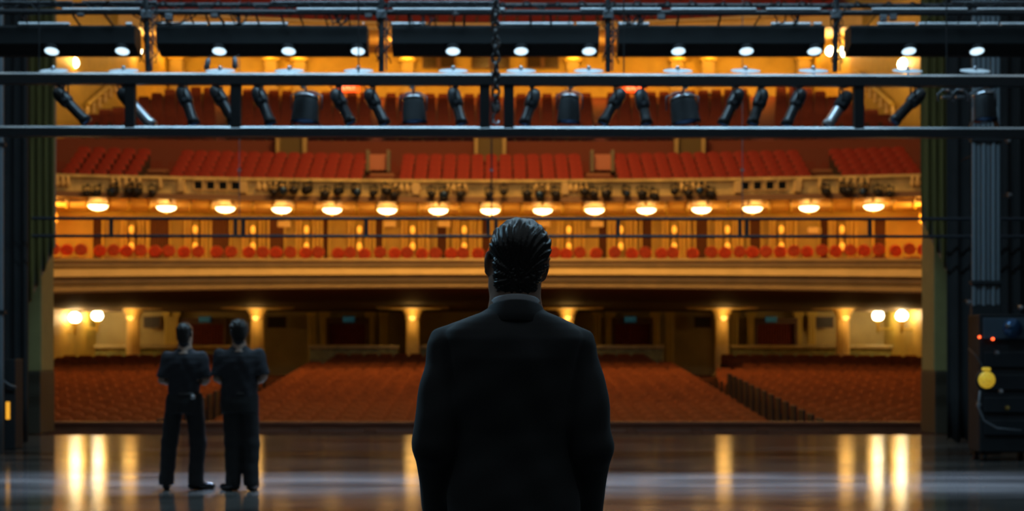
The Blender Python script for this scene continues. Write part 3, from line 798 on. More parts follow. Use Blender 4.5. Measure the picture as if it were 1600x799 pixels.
# pale plates added above the frame, tilted to show as bright ovals of lamp light
for k, px in enumerate(LP):
    X = px2x(px, 17.25); zz = pz(110.5, 17.25)
    o = empty('bright_oval_plate', (X, 17.25, zz)); 
    tag(o, 'pale round plate added as a bright oval of lamp light, '+nth(k, 13), 'plate', 'plates added as bright ovals above the frame')
    M = Matrix.Rotation(math.radians(18.5), 4, 'X')
    MB().lathe([(.01, .008), (.12, .006), (.165, 0), (.168, -.004), (.02, -.008)], 20, M).build('plate', MATS['bright_pale_tone'], o)
    MB().lathe([(.008, 0), (.022, .01), (.022, .05), (.008, .055)], 10).build('wing_nut', steel, o)
    MB().tube((0, 0, -.07), (0, -.05, -.01), .014, 6).build('clip', black, o)

# pipes and hangers above the battens
pp = [(8.5, 18.6, .030, 'uppermost black pipe with looping cable above the light battens'), (19.5, 18.3, .034, 'second black pipe down above the light battens')]
for k, (py, Y, r, lab) in enumerate(pp):
    o = empty('batten_pipe', (0, 0, 0)); tag(o, lab, 'pipe')
    MB().tube((px2x(-80, Y), Y, pz(py-1, Y)), (px2x(1690, Y), Y, pz(py+1, Y)), r, 12).build('pipe', black_gloss, o)
    b = MB(); x = px2x(-60, Y)
    while x < px2x(1660, Y):
        L = rng.uniform(.3, 1.4)
        if rng.random() < .62: b.tube((x, Y-.03, pz(py, Y)+.034), (x+L, Y-.03, pz(py, Y)+.034), .014, 8)
        x += L+.12
    b.build('cable_sleeve', MATS['bright_pale_tone'] if k else grey_metal, o)
b = MB(); pts = []
for i in range(300):
    x = px2x(-60, 18.5)+i*(px2x(1660, 18.5)-px2x(-60, 18.5))/299; pts.append((x, 18.5+.03*math.sin(i*1.7), pz(9, 18.5)+.035*math.sin(i*.83)+.02*math.sin(i*2.1)))
tag(b.path(pts, .012, 5).build('looped_cable', black), 'thin black cable wound along the uppermost pipe', 'cable')
for k, (px, lean) in enumerate(((229, 2), (596, 0), (950, 0), (1306, -1))):
    o = empty('hanger_post', (0, 0, 0)); tag(o, 'dark vertical hanger post between two light battens, %s from the left' % ORD[k], 'post')
    Y = 18.2; x = px2x(px, Y)
    MB().tube((x+lean*.01, Y, pz(112, Y)), (x-lean*.01, Y, pz(-30, Y)), .033, 12).build('post', black_gloss, o)
    MB().tube((x+.055, Y+.03, pz(110, Y)), (x+.055+lean*.01, Y, pz(15, Y)), .010, 8).build('conduit', grey_metal, o)
    b = MB()
    for j in range(4):
        ph = rng.uniform(0, 6); b.path([(x+.07*math.sin(i*.8+ph)+.02*j, Y+.06*math.cos(i*.7+ph), pz(8+i*7.5, Y)) for i in range(13)], .008, 5)
    b.build('cable_bundle', black, o)
    MB().box(x-.06, x+.06, Y-.06, Y+.06, pz(30, Y), pz(17, Y), .01).build('clamp', grey_metal, o)
hp = [40, 120, 172, 262, 300, 324, 348, 366, 402, 442, 472, 510, 530, 545, 640, 680, 708, 725, 770, 830, 862, 890, 1005, 1060, 1125, 1182, 1245, 1360, 1450, 1500]
for k, px in enumerate(hp):
    Y = 18.55; x = px2x(px, Y); o = tag(MB().tube((x, BY-.10, ztp+.003), (x+rng.uniform(-.03, .03), 18.3, pz(19.5, 18.3)), rng.choice((.007, .010, .014)), 6).build('hanger_rod', black),
        'thin dark hanger rod between the pipe and the light battens, %s from the left' % ORD[k], 'hanger rod', 'hanger rods above the light battens')
for k, (px, n_, w_) in enumerate(((255, 5, 110), (655, 3, 50), (985, 5, 40), (372, 3, 30), (530, 3, 40), (1230, 3, 50))):
    b = MB(); Y = 18.3
    for j in range(n_):
        x0 = px-w_/2+rng.uniform(0, w_); x1 = px-w_/2+rng.uniform(0, w_)
        P0 = Vector((px2x(x0, Y), Y, pz(20, Y))); P1 = Vector((px2x(x1, Y), Y, pz(22, Y)))
        b.path([P0.lerp(P1, t/10)+Vector((.02*math.sin(t), 0, -.14*math.sin(PI*t/10)*rng.uniform(.8, 1.1))) for t in range(11)], .009, 5)
    tag(b.build('cable_loop', black), 'tangle of drooping black cable loops under the pipe, '+nth(k, 6), 'cable')
# small clamp lamps and connectors hanging among the pipes
for k, (px, py) in enumerate(((126, 22), (264, 28), (335, 24), (576, 24), (712, 20), (1033, 27), (1395, 28), (1380, 30))):
    Y = 18.3; p = W(px, py, Y); o = empty('pipe_clamp', p); tag(o, 'small worn metal pipe clamp with bolt under the pipes, '+nth(k, 8), 'clamp', 'pipe clamps')
    MB().box(-.045, .045, -.03, .03, -.03, .05, .01).build('clamp_jaw', grey_metal, o)
    MB().tube((0, -.05, -.01), (0, .04, -.01), .02, 8).build('bolt', steel, o)
    MB().tube((0, 0, .04), (0, 0, pz(19, Y)-p.z), .012, 6).build('stem', black, o)
# small lights hung low beneath the first left batten pair
for k, (px, py) in enumerate(((324, 100), (367, 98))):
    Y = 17.9; p = W(px, py, Y); o = empty('pin_spot', p); tag(o, 'slim grey pin spot dangling beneath the second light batten, '+('nearer the post' if k == 0 else 'farther from the post'), 'spotlight')
    MB().lathe([(.01, .07), (.03, .05), (.034, -.05), (.02, -.07)], 10, Matrix.Rotation(.25-.3*k, 4, 'Y')).build('lamp_body', grey_metal, o)
    MB().tube((0, 0, .06), (0, .3, pz(86, 18.2)-p.z), .008, 6).build('stem', black, o)
# empty yokes at the right end of the frame
for k, px in enumerate((1478, 1500)):
    p = W(px, 150, 17.6); o = empty('lamp_bracket', p); tag(o, 'small grey metal lamp bracket at the right end of the steel frame, %s of two' % ORD[k], 'bracket')
    MB().path([(-.09, 0, -.06), (-.09, 0, .02), (-.04, 0, .07), (.04, 0, .07), (.09, 0, .02), (.09, 0, -.06)], .012, 6).build('yoke', grey_metal, o)
    b = MB(); b.tube((0, 0, .07), (0, -.15, pz(130, FY)-p.z), .014, 6); b.box(-.05, .05, -.03, .03, -.03, .0, .005); b.build('clamp', grey_metal, o)

# slender pipe truss farther upstage of the opening
TY = 24.0
tr_ = empty('pipe_truss', (0, 0, 0)); tag(tr_, 'slender double pipe truss crossing in front of the grand tier lamps', 'truss')
x0, x1 = px2x(50, TY), px2x(1700, TY)
tp_m = mat('dull_blue_steel', (.05, .06, .075), .3, metal=.5)
MB().tube((x0, TY, pz(341.5, TY)), (x1, TY, pz(342.5, TY)), .026, 12).build('top_pipe', tp_m, tr_)
MB().tube((x0, TY, pz(369, TY)), (x1, TY, pz(370, TY)), .026, 12).build('bottom_pipe', tp_m, tr_)
for px in (174, 368, 380, 572, 763, 775, 966, 1156, 1167, 1359): MB().box(px2x(px, TY)-.028, px2x(px, TY)+.028, TY-.02, TY+.02, pz(369, TY), pz(342, TY)).build('upright', black, tr_)
for k, px in enumerate((374, 768, 1160)):
    x = px2x(px, TY)
    c_ = empty('suspension_cable', (x, TY, 0)); tag(c_, 'thin suspension cable holding the slender truss, %s of three' % ORD[k], 'cable')
    MB().tube((0, 0, pz(340, TY)), (0, 0, 8.6), .013 if k == 1 else .007, 6).build('cable', black if k == 1 else grey_metal, c_)
    MB().box(-.025, .025, -.02, .02, pz(268, TY), pz(264, TY)).build('turnbuckle', grey_metal, c_)

# ================================================================== STAGE WINGS
# right wing: ribbed cable tower, equipment rack with lamps
Y = 21.5
o = empty('ribbed_cable_tower', (px2x(1541, Y), Y, 0)); tag(o, 'tall grey ribbed column of vertical pipes in the right wing', 'pipe column')
for k in range(6):
    MB().tube((-.17+.068*k, .02*(k % 2), 2.1), (-.17+.068*k, .02*(k % 2), 8), .033, 10).build('pipe', mat('grey_blue_pipe', (.12, .15, .17), .5), o)
MB().box(-.2, .2, -.02, .1, .02, 2.12, .01).build('base_plinth', black, o)
for z in (2.4, 4.4): MB().box(-.22, .22, -.06, .07, z, z+.05).build('collar', black, o)
o = empty('equipment_rack', (px2x(1563, 20.5), 20.5, 0)); tag(o, 'black rolling equipment rack with two red indicator lamps in the right wing', 'equipment rack')
MB().box(-.34, .42, -.2, .3, .12, 1.95, .02).build('cabinet', black, o)
MB().box(-.30, .38, -.24, -.2, 1.62, 1.9, .01).build('upper_panel', mat('blue_grey_panel', (.06, .09, .12), .35), o)
for z in (.35, .65, .95, 1.25): MB().box(-.28, .36, -.225, -.2, z, z+.2, .008).build('drawer', black_gloss, o)
MB().lathe([(.01, 0), (.12, .01), (.13, .04), (.02, .05)], 20, Matrix.Translation((.07, -.24, 1.76)) @ Matrix.Rotation(PI/2, 4, 'X')).build('lens', lens_blue, o)
red_led = mat('red_indicator', (1, .1, .02), .4, emit=(1, .09, .02), estr=5)
for px, py in ((1530, 527), (1551, 530)):
    p = W(px, py, 20.26)-o.location; MB().lathe([(.005, 0), (.016, .0), (.018, .01), (.005, .015)], 12, Matrix.Translation(p) @ Matrix.Rotation(PI/2, 4, 'X')).build('indicator_lamp', red_led, o)
for x in (-.26, .34):
    for y in (-.12, .22): MB().lathe([(.02, -.02), (.06, -.02), (.06, .02), (.02, .02)], 12, Matrix.Translation((x, y, .061)) @ Matrix.Rotation(PI/2, 4, 'Y')).build('caster', black, o)
o = empty('round_yellow_lamp', W(1541, 594, 19.6)); tag(o, 'round yellow lamp hanging on a curved cable beside the black rack', 'lamp')
yl = mat('yellow_lamp_lens', (.7, .5, .05), .4, noise=.5, nscale=30, emit=(.8, .48, .03), estr=.42)
R90 = Matrix.Rotation(PI/2, 4, 'X')
MB().lathe([(.01, .05), (.09, .045), (.125, .0), (.12, -.04), (.01, -.06)], 24, R90).build('lamp_lens', yl, o)
MB().box(-.055, .055, -.03, .03, .11, .16, .02).build('lamp_cap', yl, o)
MB().lathe([(.125, .02), (.135, .0), (.13, -.05), (.05, -.1)], 24, R90).build('lamp_body', black, o)
MB().path([(-.02, .02, .14), (-.03, .3, .30), (-.02, .66, .4)], .012, 6).build('hanging_strap', black, o)
p0 = W(1541, 606, 19.6)-o.location
MB().path([p0+Vector((-.08, 0, -.04)), p0+Vector((-.10, 0, -.25)), p0+Vector((-.03, 0, -.42)), p0+Vector((.14, 0, -.52)), p0+Vector((.45, 0, -.55))], .012, 8).build('power_cable', mat('grey_cable', (.16, .18, .2), .4), o)
glints = [((1514, 473), grey_metal), ((1595, 481), steel), ((1575, 510), grey_metal), ((1558, 552), grey_metal), ((1564, 612), steel), ((1529, 633), grey_metal), ((1574, 638), mat('brass', (.5, .35, .1), .4, metal=1)), ((1576, 221), grey_metal), ((1578, 305), grey_metal)]
for k, ((px, py), m) in enumerate(glints):
    Yg = 20.1 if py > 300 else 22.0
    o = empty('cable_connector', W(px, py, Yg)); tag(o, 'small metal cable connector glinting in the dark right wing, %s from the top' % ORD[[q[0][1] for q in sorted(glints, key=lambda g: g[0][1])].index(py)], 'connector', 'cable connectors in the right wing')
    MB().lathe([(.012, -.03), (.03, -.028), (.034, .01), (.02, .03)], 12, Matrix.Rotation(PI/2-.3, 4, 'X')).build('connector_shell', m, o)
    MB().path([(0, .03, 0), (.02, .2, .05), (.05, .4 if py > 300 else 2.4, .02)], .008, 6).build('cable', black, o)
o = empty('coiled_cable', (px2x(1585, 22.3), 22.3, 0)); tag(o, 'dark coils of cable on the floor below the rack in the right wing', 'cable')
b = MB(); b.path([((.35+.02*math.sin(i*.9))*math.cos(i*.35), (.2)*math.sin(i*.35), .03+.004*i) for i in range(90)], .02, 6); b.build('cable_coil', mat('brown_cable', (.12, .07, .03), .5), o)
# left wing: dark flat with a small amber lit slot, grey cable
o = empty('black_cabinet', (px2x(4, 23.0), 23.0, 0)); tag(o, 'black backstage cabinet with a small amber lit slot at the left edge', 'cabinet')
MB().box(-.35, .25, -.2, .2, 0, 1.35, .015).build('body', black, o)
p = W(12, 642, 22.78)-o.location
MB().box(p.x-.028, p.x+.028, -.225, -.2, p.z-.13, p.z+.13, .006).build('lit_slot', mat('amber_slot', (1, .5, .05), .4, emit=(1, .42, .03), estr=.9), o)
MB().box(-.31, p.x-.06, -.215, -.2, .1, 1.2, .01).build('door_panel', black_gloss, o)
p = W(10, 600, 22.6)-o.location
MB().path([(p.x-.1, -.25, p.z+.05), (p.x, -.28, p.z-.02), (p.x+.1, -.25, p.z-.06)], .02, 8).build('handle', grey_metal, o)
o = empty('grey_stage_pipe', (px2x(3, 22), 22, 0)); tag(o, 'thin grey vertical pipe at the far left edge of the stage', 'pipe')
MB().tube((-.02, 0, 0), (-.02, 0, 8), .045, 10).build('pipe', MATS['grey_blue_pipe'], o)
for z in (2., 4.4): MB().box(-.09, .05, -.06, .06, z, z+.05).build('collar', black, o)

# ================================================================== PEOPLE
def surface_nets(V, origin, h):
    S = V < 0; nx, ny, nz = V.shape
    P = np.zeros((nx-1, ny-1, nz-1, 3), np.float32); C = np.zeros((nx-1, ny-1, nz-1), np.float32)
    def c(o): return V[o[0]:nx-1+o[0], o[1]:ny-1+o[1], o[2]:nz-1+o[2]]
    cs = [(i, j, k) for i in (0, 1) for j in (0, 1) for k in (0, 1)]
    for a in cs:
        for ax in range(3):
            if a[ax]: continue
            b_ = list(a); b_[ax] = 1; va, vb = c(a), c(b_); m = (va < 0) != (vb < 0)
            t = np.where(m, va/np.where(m, va-vb, 1), 0)
            C += m
            for d in range(3): P[..., d] += m*(a[d]+(t if d == ax else 0))
    act = C > 0; idx = -np.ones(act.shape, np.int64); n = int(act.sum()); idx[act] = np.arange(n)
    g = np.argwhere(act); pos = (g+P[act]/C[act][:, None])*h+np.array(origin)
    quads = []
    for ax in range(3):
        o1, o2 = [d for d in range(3) if d != ax]
        sl0 = [slice(None)]*3; sl1 = [slice(None)]*3; sl0[ax] = slice(0, -1); sl1[ax] = slice(1, None)
        m = S[tuple(sl0)] != S[tuple(sl1)]
        e = np.argwhere(m); sgn = S[tuple(sl0)][m]
        ok = (e[:, o1] > 0) & (e[:, o2] > 0) & (e[:, o1] < V.shape[o1]-1) & (e[:, o2] < V.shape[o2]-1)
        e = e[ok]; sgn = sgn[ok]
        def cell(d1, d2):
            q = e.copy(); q[:, o1] -= d1; q[:, o2] -= d2; return idx[q[:, 0], q[:, 1], q[:, 2]]
        Q = np.stack([cell(1, 1), cell(0, 1), cell(0, 0), cell(1, 0)], 1)
        flip = sgn if ax != 1 else ~sgn
        Q[~flip] = Q[~flip][:, ::-1]
        quads.append(Q)
    return pos, np.concatenate(quads)
def sdf_mesh(name, prims, h, m, parent, k=.03, cuts=(), disp=None, loc=None):
    """prims: ('c', a, b, ra, rb[, k]) tapered limb; ('e', centre, radii[, 3x3 rotation[, k]]); ('t', table, exponent[, k]) stacked sections; cuts: functions of X, Y, Z."""
    lo = np.full(3, 1e9); hi = -lo; boxes = []
    for p in prims:
        if p[0] == 'c':
            a, b_ = np.array(p[1], float), np.array(p[2], float); r = max(p[3], p[4]); l, u = np.minimum(a, b_)-r, np.maximum(a, b_)+r
        elif p[0] == 'e':
            c_ = np.array(p[1], float); r = max(p[2]) if len(p) > 3 and p[3] is not None else np.array(p[2], float); l, u = c_-r, c_+r
        else:
            T = np.array(p[1], float); l = np.array([(T[:, 4]-T[:, 1]).min(), (T[:, 3]-T[:, 2]).min(), T[:, 0].min()]); u = np.array([(T[:, 4]+T[:, 1]).max(), (T[:, 3]+T[:, 2]).max(), T[:, 0].max()])
        boxes.append((l, u)); lo = np.minimum(lo, l); hi = np.maximum(hi, u)
    lo -= 4*h+.01; hi += 4*h+.01
    N = np.ceil((hi-lo)/h).astype(int)+1
    V = np.full(tuple(N), .5, np.float32)
    ax = [lo[d]+h*np.arange(N[d]) for d in range(3)]
    for p, (l, u) in zip(prims, boxes):
        mg = .06
        i0 = np.maximum(((l-mg-lo)/h).astype(int), 0); i1 = np.minimum(((u+mg-lo)/h).astype(int)+2, N)
        X = ax[0][i0[0]:i1[0], None, None]; Y = ax[1][None, i0[1]:i1[1], None]; Z = ax[2][None, None, i0[2]:i1[2]]
        kk = k
        if p[0] == 'c':
            a, b_ = np.array(p[1], float), np.array(p[2], float); d = b_-a; L2 = max((d*d).sum(), 1e-9)
            t = np.clip(((X-a[0])*d[0]+(Y-a[1])*d[1]+(Z-a[2])*d[2])/L2, 0, 1)
            D = np.sqrt((X-a[0]-t*d[0])**2+(Y-a[1]-t*d[1])**2+(Z-a[2]-t*d[2])**2)-(p[3]+(p[4]-p[3])*t)
            if len(p) > 5: kk = p[5]
        elif p[0] == 'e':
            c_, r = p[1], p[2]; x, y, z = X-c_[0], Y-c_[1], Z-c_[2]
            if len(p) > 3 and p[3] is not None:
                R = np.array(p[3]).T; x, y, z = R[0, 0]*x+R[0, 1]*y+R[0, 2]*z, R[1, 0]*x+R[1, 1]*y+R[1, 2]*z, R[2, 0]*x+R[2, 1]*y+R[2, 2]*z
            k0 = np.sqrt((x/r[0])**2+(y/r[1])**2+(z/r[2])**2); k1 = np.sqrt((x/r[0]**2)**2+(y/r[1]**2)**2+(z/r[2]**2)**2)+1e-6
            D = k0*(k0-1)/k1
            if len(p) > 4: kk = p[4]
        else:
            T = np.array(sorted(p[1]), float); ex = p[2]; z = Z[0, 0]
            hx, hy, cy, cx = (np.interp(z, T[:, 0], T[:, q])[None, None, :] for q in (1, 2, 3, 4))
            q = (np.abs((X-cx)/hx)**ex+np.abs((Y-cy)/hy)**ex)**(1/ex)
            D = (q-1)*np.minimum(hx, hy)*.9
            D = np.maximum(D, np.maximum(T[0, 0]-Z, Z-T[-1, 0]))
            if len(p) > 3: kk = p[3]
        sub = V[i0[0]:i1[0], i0[1]:i1[1], i0[2]:i1[2]]
        hh = np.maximum(kk-np.abs(sub-D), 0)/kk
        V[i0[0]:i1[0], i0[1]:i1[1], i0[2]:i1[2]] = np.minimum(sub, D)-hh*hh*kk*.25
    X = ax[0][:, None, None]; Y = ax[1][None, :, None]; Z = ax[2][None, None, :]
    if disp: V = V+disp(X, Y, Z)
    for cf in cuts: V = np.maximum(V, cf(X, Y, Z))
    V[0] = V[-1] = .1; V[:, 0] = V[:, -1] = .1; V[:, :, 0] = V[:, :, -1] = .1
    pos, Q = surface_nets(V.astype(np.float32), lo, h)
    me = bpy.data.meshes.new(name); me.from_pydata(pos.tolist(), [], Q.tolist()); me.materials.append(m)
    me.polygons.foreach_set('use_smooth', [True]*len(Q)); me.update()
    o = bpy.data.objects.new(name, me); col.objects.link(o)
    if parent is not None: o.parent = parent
    return o
def hand(wr, d, n, s):
    """tapered segments of a half-closed hand: wrist, pointing direction, palm normal, side of the thumb (+1 or -1 along d x n)"""
    wr, d, n = Vector(wr), Vector(d).normalized(), Vector(n).normalized(); n = (n-d*n.dot(d)).normalized(); c = d.cross(n)*s
    P = []
    for off, ln in ((.030, .066), (.010, .074), (-.010, .068), (-.029, .052)):
        k0 = wr+d*.092+c*off*.95
        P.append(('c', wr+d*.01+c*off*.55, k0, .017, .012, .015))
        p, dd = k0, d; r = .0095
        for j, fr_ in enumerate((.45, .30, .25)):
            dd = (Matrix.Rotation(-(.42+.25*j), 3, d.cross(n)) @ dd) if False else (dd*math.cos(.38+.12*j)+(n-dd*n.dot(dd)).normalized()*math.sin(.38+.12*j)).normalized()
            q = p+dd*ln*fr_*1.05; P.append(('c', p, q, r, r*.92, .004)); p = q; r *= .92
    t0 = wr+d*.025+c*.022; t1 = t0+(d*.6+c*.6+n*.35).normalized()*.045; t2 = t1+(d*.8+c*.15+n*.4).normalized()*.034
    P += [('c', t0, t1, .015, .0115, .012), ('c', t1, t2, .0105, .0085, .006)]
    return P
def person(name, loc, rz, label, J, skin, hair_m, top_m, leg_m, shoe_m, h=.0075, suit=False):
    root = empty(name, loc, rz); tag(root, label, 'person')
    V3 = Vector
    HC = V3(J['head']); RM = Euler((J.get('nod', 0), J.get('roll', 0), J.get('yaw', 0))).to_matrix(); hs = J.get('hs', 1.0)
    H = lambda x, y, z: HC+RM @ (V3((x, y, z))*hs)
    def E(x, y, z, r, rot=None, k=.015): return ('e', H(x, y, z), tuple(q*hs for q in r), (RM @ rot if rot else RM), k)
    ez = Euler((0, 0, .55)).to_matrix()
    B = [E(0, -.012, .015, (.074, .096, .088)), E(0, .035, -.035, (.062, .058, .085), None, .03),
         ('c', H(-.046, .0, -.075), H(-.012, .078, -.108), .022, .020, .03), ('c', H(.046, .0, -.075), H(.012, .078, -.108), .022, .020, .03),
         ('c', H(0, .098, .005), H(0, .116, -.034), .008, .013, .01), ('c', H(-.04, .08, .022), H(-.012, .092, .02), .009, .009, .012), ('c', H(.04, .08, .022), H(.012, .092, .02), .009, .009, .012),
         E(-.031, .083, .002, (.013, .010, .009), None, .003), E(.031, .083, .002, (.013, .010, .009), None, .003),
         E(0, .094, -.066, (.024, .011, .006), None, .004), E(0, .092, -.078, (.021, .011, .007), None, .004)]
    for s in (-1, 1):
        rr = Euler((.15, 0, s*.45)).to_matrix()
        B += [E(s*.081, -.008, -.012, (.008, .021, .034), rr, .006), E(s*.080, -.002, -.036, (.008, .011, .012), rr, .004)]
    nb = V3(J['neck']); B.append(('c', H(0, -.022, -.06), nb, .058*J.get('nk', 1), .064*J.get('nk', 1), .03))
    B.append(('c', nb, nb+V3((0, 0, -.06)), .066, .09, .04))
    # trunk (under the clothes)
    B.append(('t', [(z, hx*.84, hy*.84, cy, cx) for z, hx, hy, cy, cx in J['torso'] if z < nb.z-.05], 2.3, .04))
    for s, a in ((-1, 'L'), (1, 'R')):
        sh, el, wr = V3(J['sh'+a]), V3(J['el'+a]), V3(J['wr'+a])
        B += [('c', sh, el, .048, .038, .03), ('c', el, wr, .040, .027, .02)]
        m1 = el.lerp(wr, .3); B.append(('e', m1, (.044, .044, .05), None, .03))
        B += hand(wr+(wr-el).normalized()*.0, J['hd'+a], J['hn'+a], J['ht'+a])
        hp_, kn, an, to = (V3(J[q+a]) for q in ('hip', 'kn', 'an', 'toe'))
        B += [('c', hp_, kn, .080, .052, .04), ('c', kn, an, .054, .036, .02), ('e', kn.lerp(an, .3)+V3((0, -.015, 0)), (.052, .055, .10), None, .03), ('c', an+V3((0, 0, -.03)), to, .036, .03, .02)]
    sdf_mesh('body', B, h, skin, root, k=.02, cuts=[lambda X, Y, Z: .012-Z+0*X+0*Y])
    # hair
    hr = J['hair']
    HR = [E(*q[0], q[1], None, .03) for q in hr['prims']]
    def hd(X, Y, Z):
        x, y, z = X-HC.x, Y-HC.y, Z-HC.z
        th = np.arctan2(x*1.0, z+.06)
        wv = np.sin(th*46+9*y+3*np.sin(38*y))*.0022+np.sin(th*17+60*y+2*z)*.0018+np.sin(th*90+22*y)*.0008
        return (wv*hr.get('amp', 1)).astype(np.float32)
    iRM = RM.inverted()
    def fc(X, Y, Z):        # keeps the face free
        x, y, z = X-HC.x, Y-HC.y, Z-HC.z
        yy = iRM[1][0]*x+iRM[1][1]*y+iRM[1][2]*z; zz = iRM[2][0]*x+iRM[2][1]*y+iRM[2][2]*z
        return np.minimum(yy-hr.get('fy', .045)*hs-.0*zz, .055*hs-zz)*.8
    def naped(X, Y, Z): return (HC.z+hr.get('nape', -.10)*hs)-Z+.15*(Y-HC.y)+0*X
    sdf_mesh('hair', HR, max(.004, h*.6), hair_m, root, k=.03, cuts=[fc, naped], disp=hd)
    # top garment
    tk = J.get('tk', .02)
    T = [('t', J['torso'], J.get('ex', 2.3), .03)]
    for s, a in ((-1, 'L'), (1, 'R')):
        sh, el, wr = V3(J['sh'+a]), V3(J['el'+a]), V3(J['wr'+a]); g = J['sl']
        T.append(('c', V3((sh.x*.45, sh.y, sh.z+J.get('pad', .03)*1.55)), V3((sh.x*J.get('padx', 1.04), sh.y, sh.z+J.get('pad', .03))), .035, J.get('padr', .028), .02))
        if suit:
            T += [('c', sh, el, g[0], g[1], tk), ('c', el, wr, g[1], g[2], .02)]
            T.append(('e', sh.lerp(el, .70), (.0595, .062, .14), None, .025))
        else:
            T.append(('c', sh, sh.lerp(el, .86), g[0], g[1]*1.12, tk))
    def wrk(X, Y, Z):
        return ((np.sin(26*Z+9*X+3*np.sin(14*X+5*Y))*.0022+np.sin(55*Z-30*X+12*Y)*.0010)*J.get('wr', 1)).astype(np.float32)
    cuts = []
    for s, a in ((-1, 'L'), (1, 'R')):
        sh, el, wr = V3(J['sh'+a]), V3(J['el'+a]), V3(J['wr'+a])
        d = ((wr-el) if suit else (el-sh)).normalized(); q = wr-d*.0 if suit else sh.lerp(el, .92)
        def cut(X, Y, Z, d=d, q=q, s=s):
            D = (X-q.x)*d.x+(Y-q.y)*d.y+(Z-q.z)*d.z
            D2 = .10-np.sqrt((X-q.x)**2+(Y-q.y)**2+(Z-q.z)**2)
            return np.minimum(D, D2)
        cuts.append(cut)
    tg = sdf_mesh('suit_jacket' if suit else 'shirt', T, h, top_m, root, k=.03, cuts=cuts, disp=wrk)
    # collar
    cz = J['collar']
    def ring(prof, nm, m, tilt=.30):
        b_ = MB(); b_.lathe([(cz[1]*r_, dz) for r_, dz in prof], 36)
        b_.v = [(nb.x+x, nb.y-.006+y*1.02, cz[0]+z-tilt*y) for x, y, z in b_.v]
        return b_.build(nm, m, root)
    ring([(.86, -.04), (1.0, -.035), (.99, .010), (.96, .014), (.93, .008), (.90, -.02)], 'shirt_collar', J['collar_m'])
    if suit: ring([(.98, -.05), (1.02, -.008), (1.05, -.004), (1.09, -.008), (1.20, -.042), (1.30, -.066), (1.10, -.075)], 'jacket_collar', top_m)
    # trousers
    L = []
    for s, a in ((-1, 'L'), (1, 'R')):
        hp_, kn, an = (V3(J[q+a]) for q in ('hip', 'kn', 'an')); g = J['tr']
        L += [('c', hp_, kn, g[0], g[1], .03), ('c', kn, an+V3((0, -.01, -.02)), g[1], g[2], .03)]
    wz = J['waist']
    L.append(('t', [(wz, J['ww'], J['wd'], 0, J.get('wx', 0)), (wz-.10, J['ww']*1.05, J['wd']*1.12, 0, J.get('wx', 0)), (wz-.2, J['ww']*.98, J['wd']*1.1, -.005, J.get('wx', 0))], 2.3, .04))
    def wr2(X, Y, Z): return ((np.sin(20*Z+14*X)*.003+np.sin(48*Z+8*Y+6*X)*.0018)*np.clip(1.4-1.1*Z, .4, 1.3)).astype(np.float32)
    sdf_mesh('trousers', L, h, leg_m, root, k=.03, cuts=[lambda X, Y, Z: Z-wz+0*X+0*Y, lambda X, Y, Z: .055-Z+0*X+0*Y], disp=wr2)
    if not suit:
        bt = MB(); bt.lathe([(.96, wz-.035), (1.01, wz-.035), (1.01, wz+.005), (.96, wz+.005)], 32, Matrix.Translation((J.get('wx', 0), 0, 0)) @ Matrix.Diagonal((J['ww']*1.03, J['wd']*1.05, 1, 1)))
        bt.build('belt', mat('black_leather', (.015, .015, .016), .4), root)
    for s, a in ((-1, 'L'), (1, 'R')):
        an, to = V3(J['an'+a]), V3(J['toe'+a]); d = (to-an); d.z = 0; d.normalize(); he = V3((an.x, an.y, 0))-d*.045
        sdf_mesh('shoe', [('c', he+V3((0, 0, .045)), V3((an.x, an.y, .05))+d*.05, .040, .042), ('c', V3((an.x, an.y, .045))+d*.05, V3((to.x, to.y, .034)), .043, .036), ('c', V3((an.x, an.y, .06)), V3((an.x, an.y, .11)), .042, .044)],
                 .005, shoe_m, root, cuts=[lambda X, Y, Z: -Z+.001+0*X+0*Y, lambda X, Y, Z: Z-.115+0*X+0*Y])
    return root

skin = mat('skin', (.42, .26, .19), .5)
skin2 = mat('fair_skin', (.50, .34, .26), .5)
suit_m = mat('black_wool_suit', (.030, .032, .035), .75, bump=.05, bscale=300, sheen=.15)
hair_dark = mat('dark_brown_hair', (.030, .026, .024), .38, noise=.3, nscale=60, stretch=(4, .6, 1))
shirt_m = mat('dark_navy_shirt', (.026, .028, .036), .8)
trouser_m = mat('black_trousers', (.017, .018, .020), .8)
shoe_m = mat('polished_black_leather', (.014, .014, .015), .22)

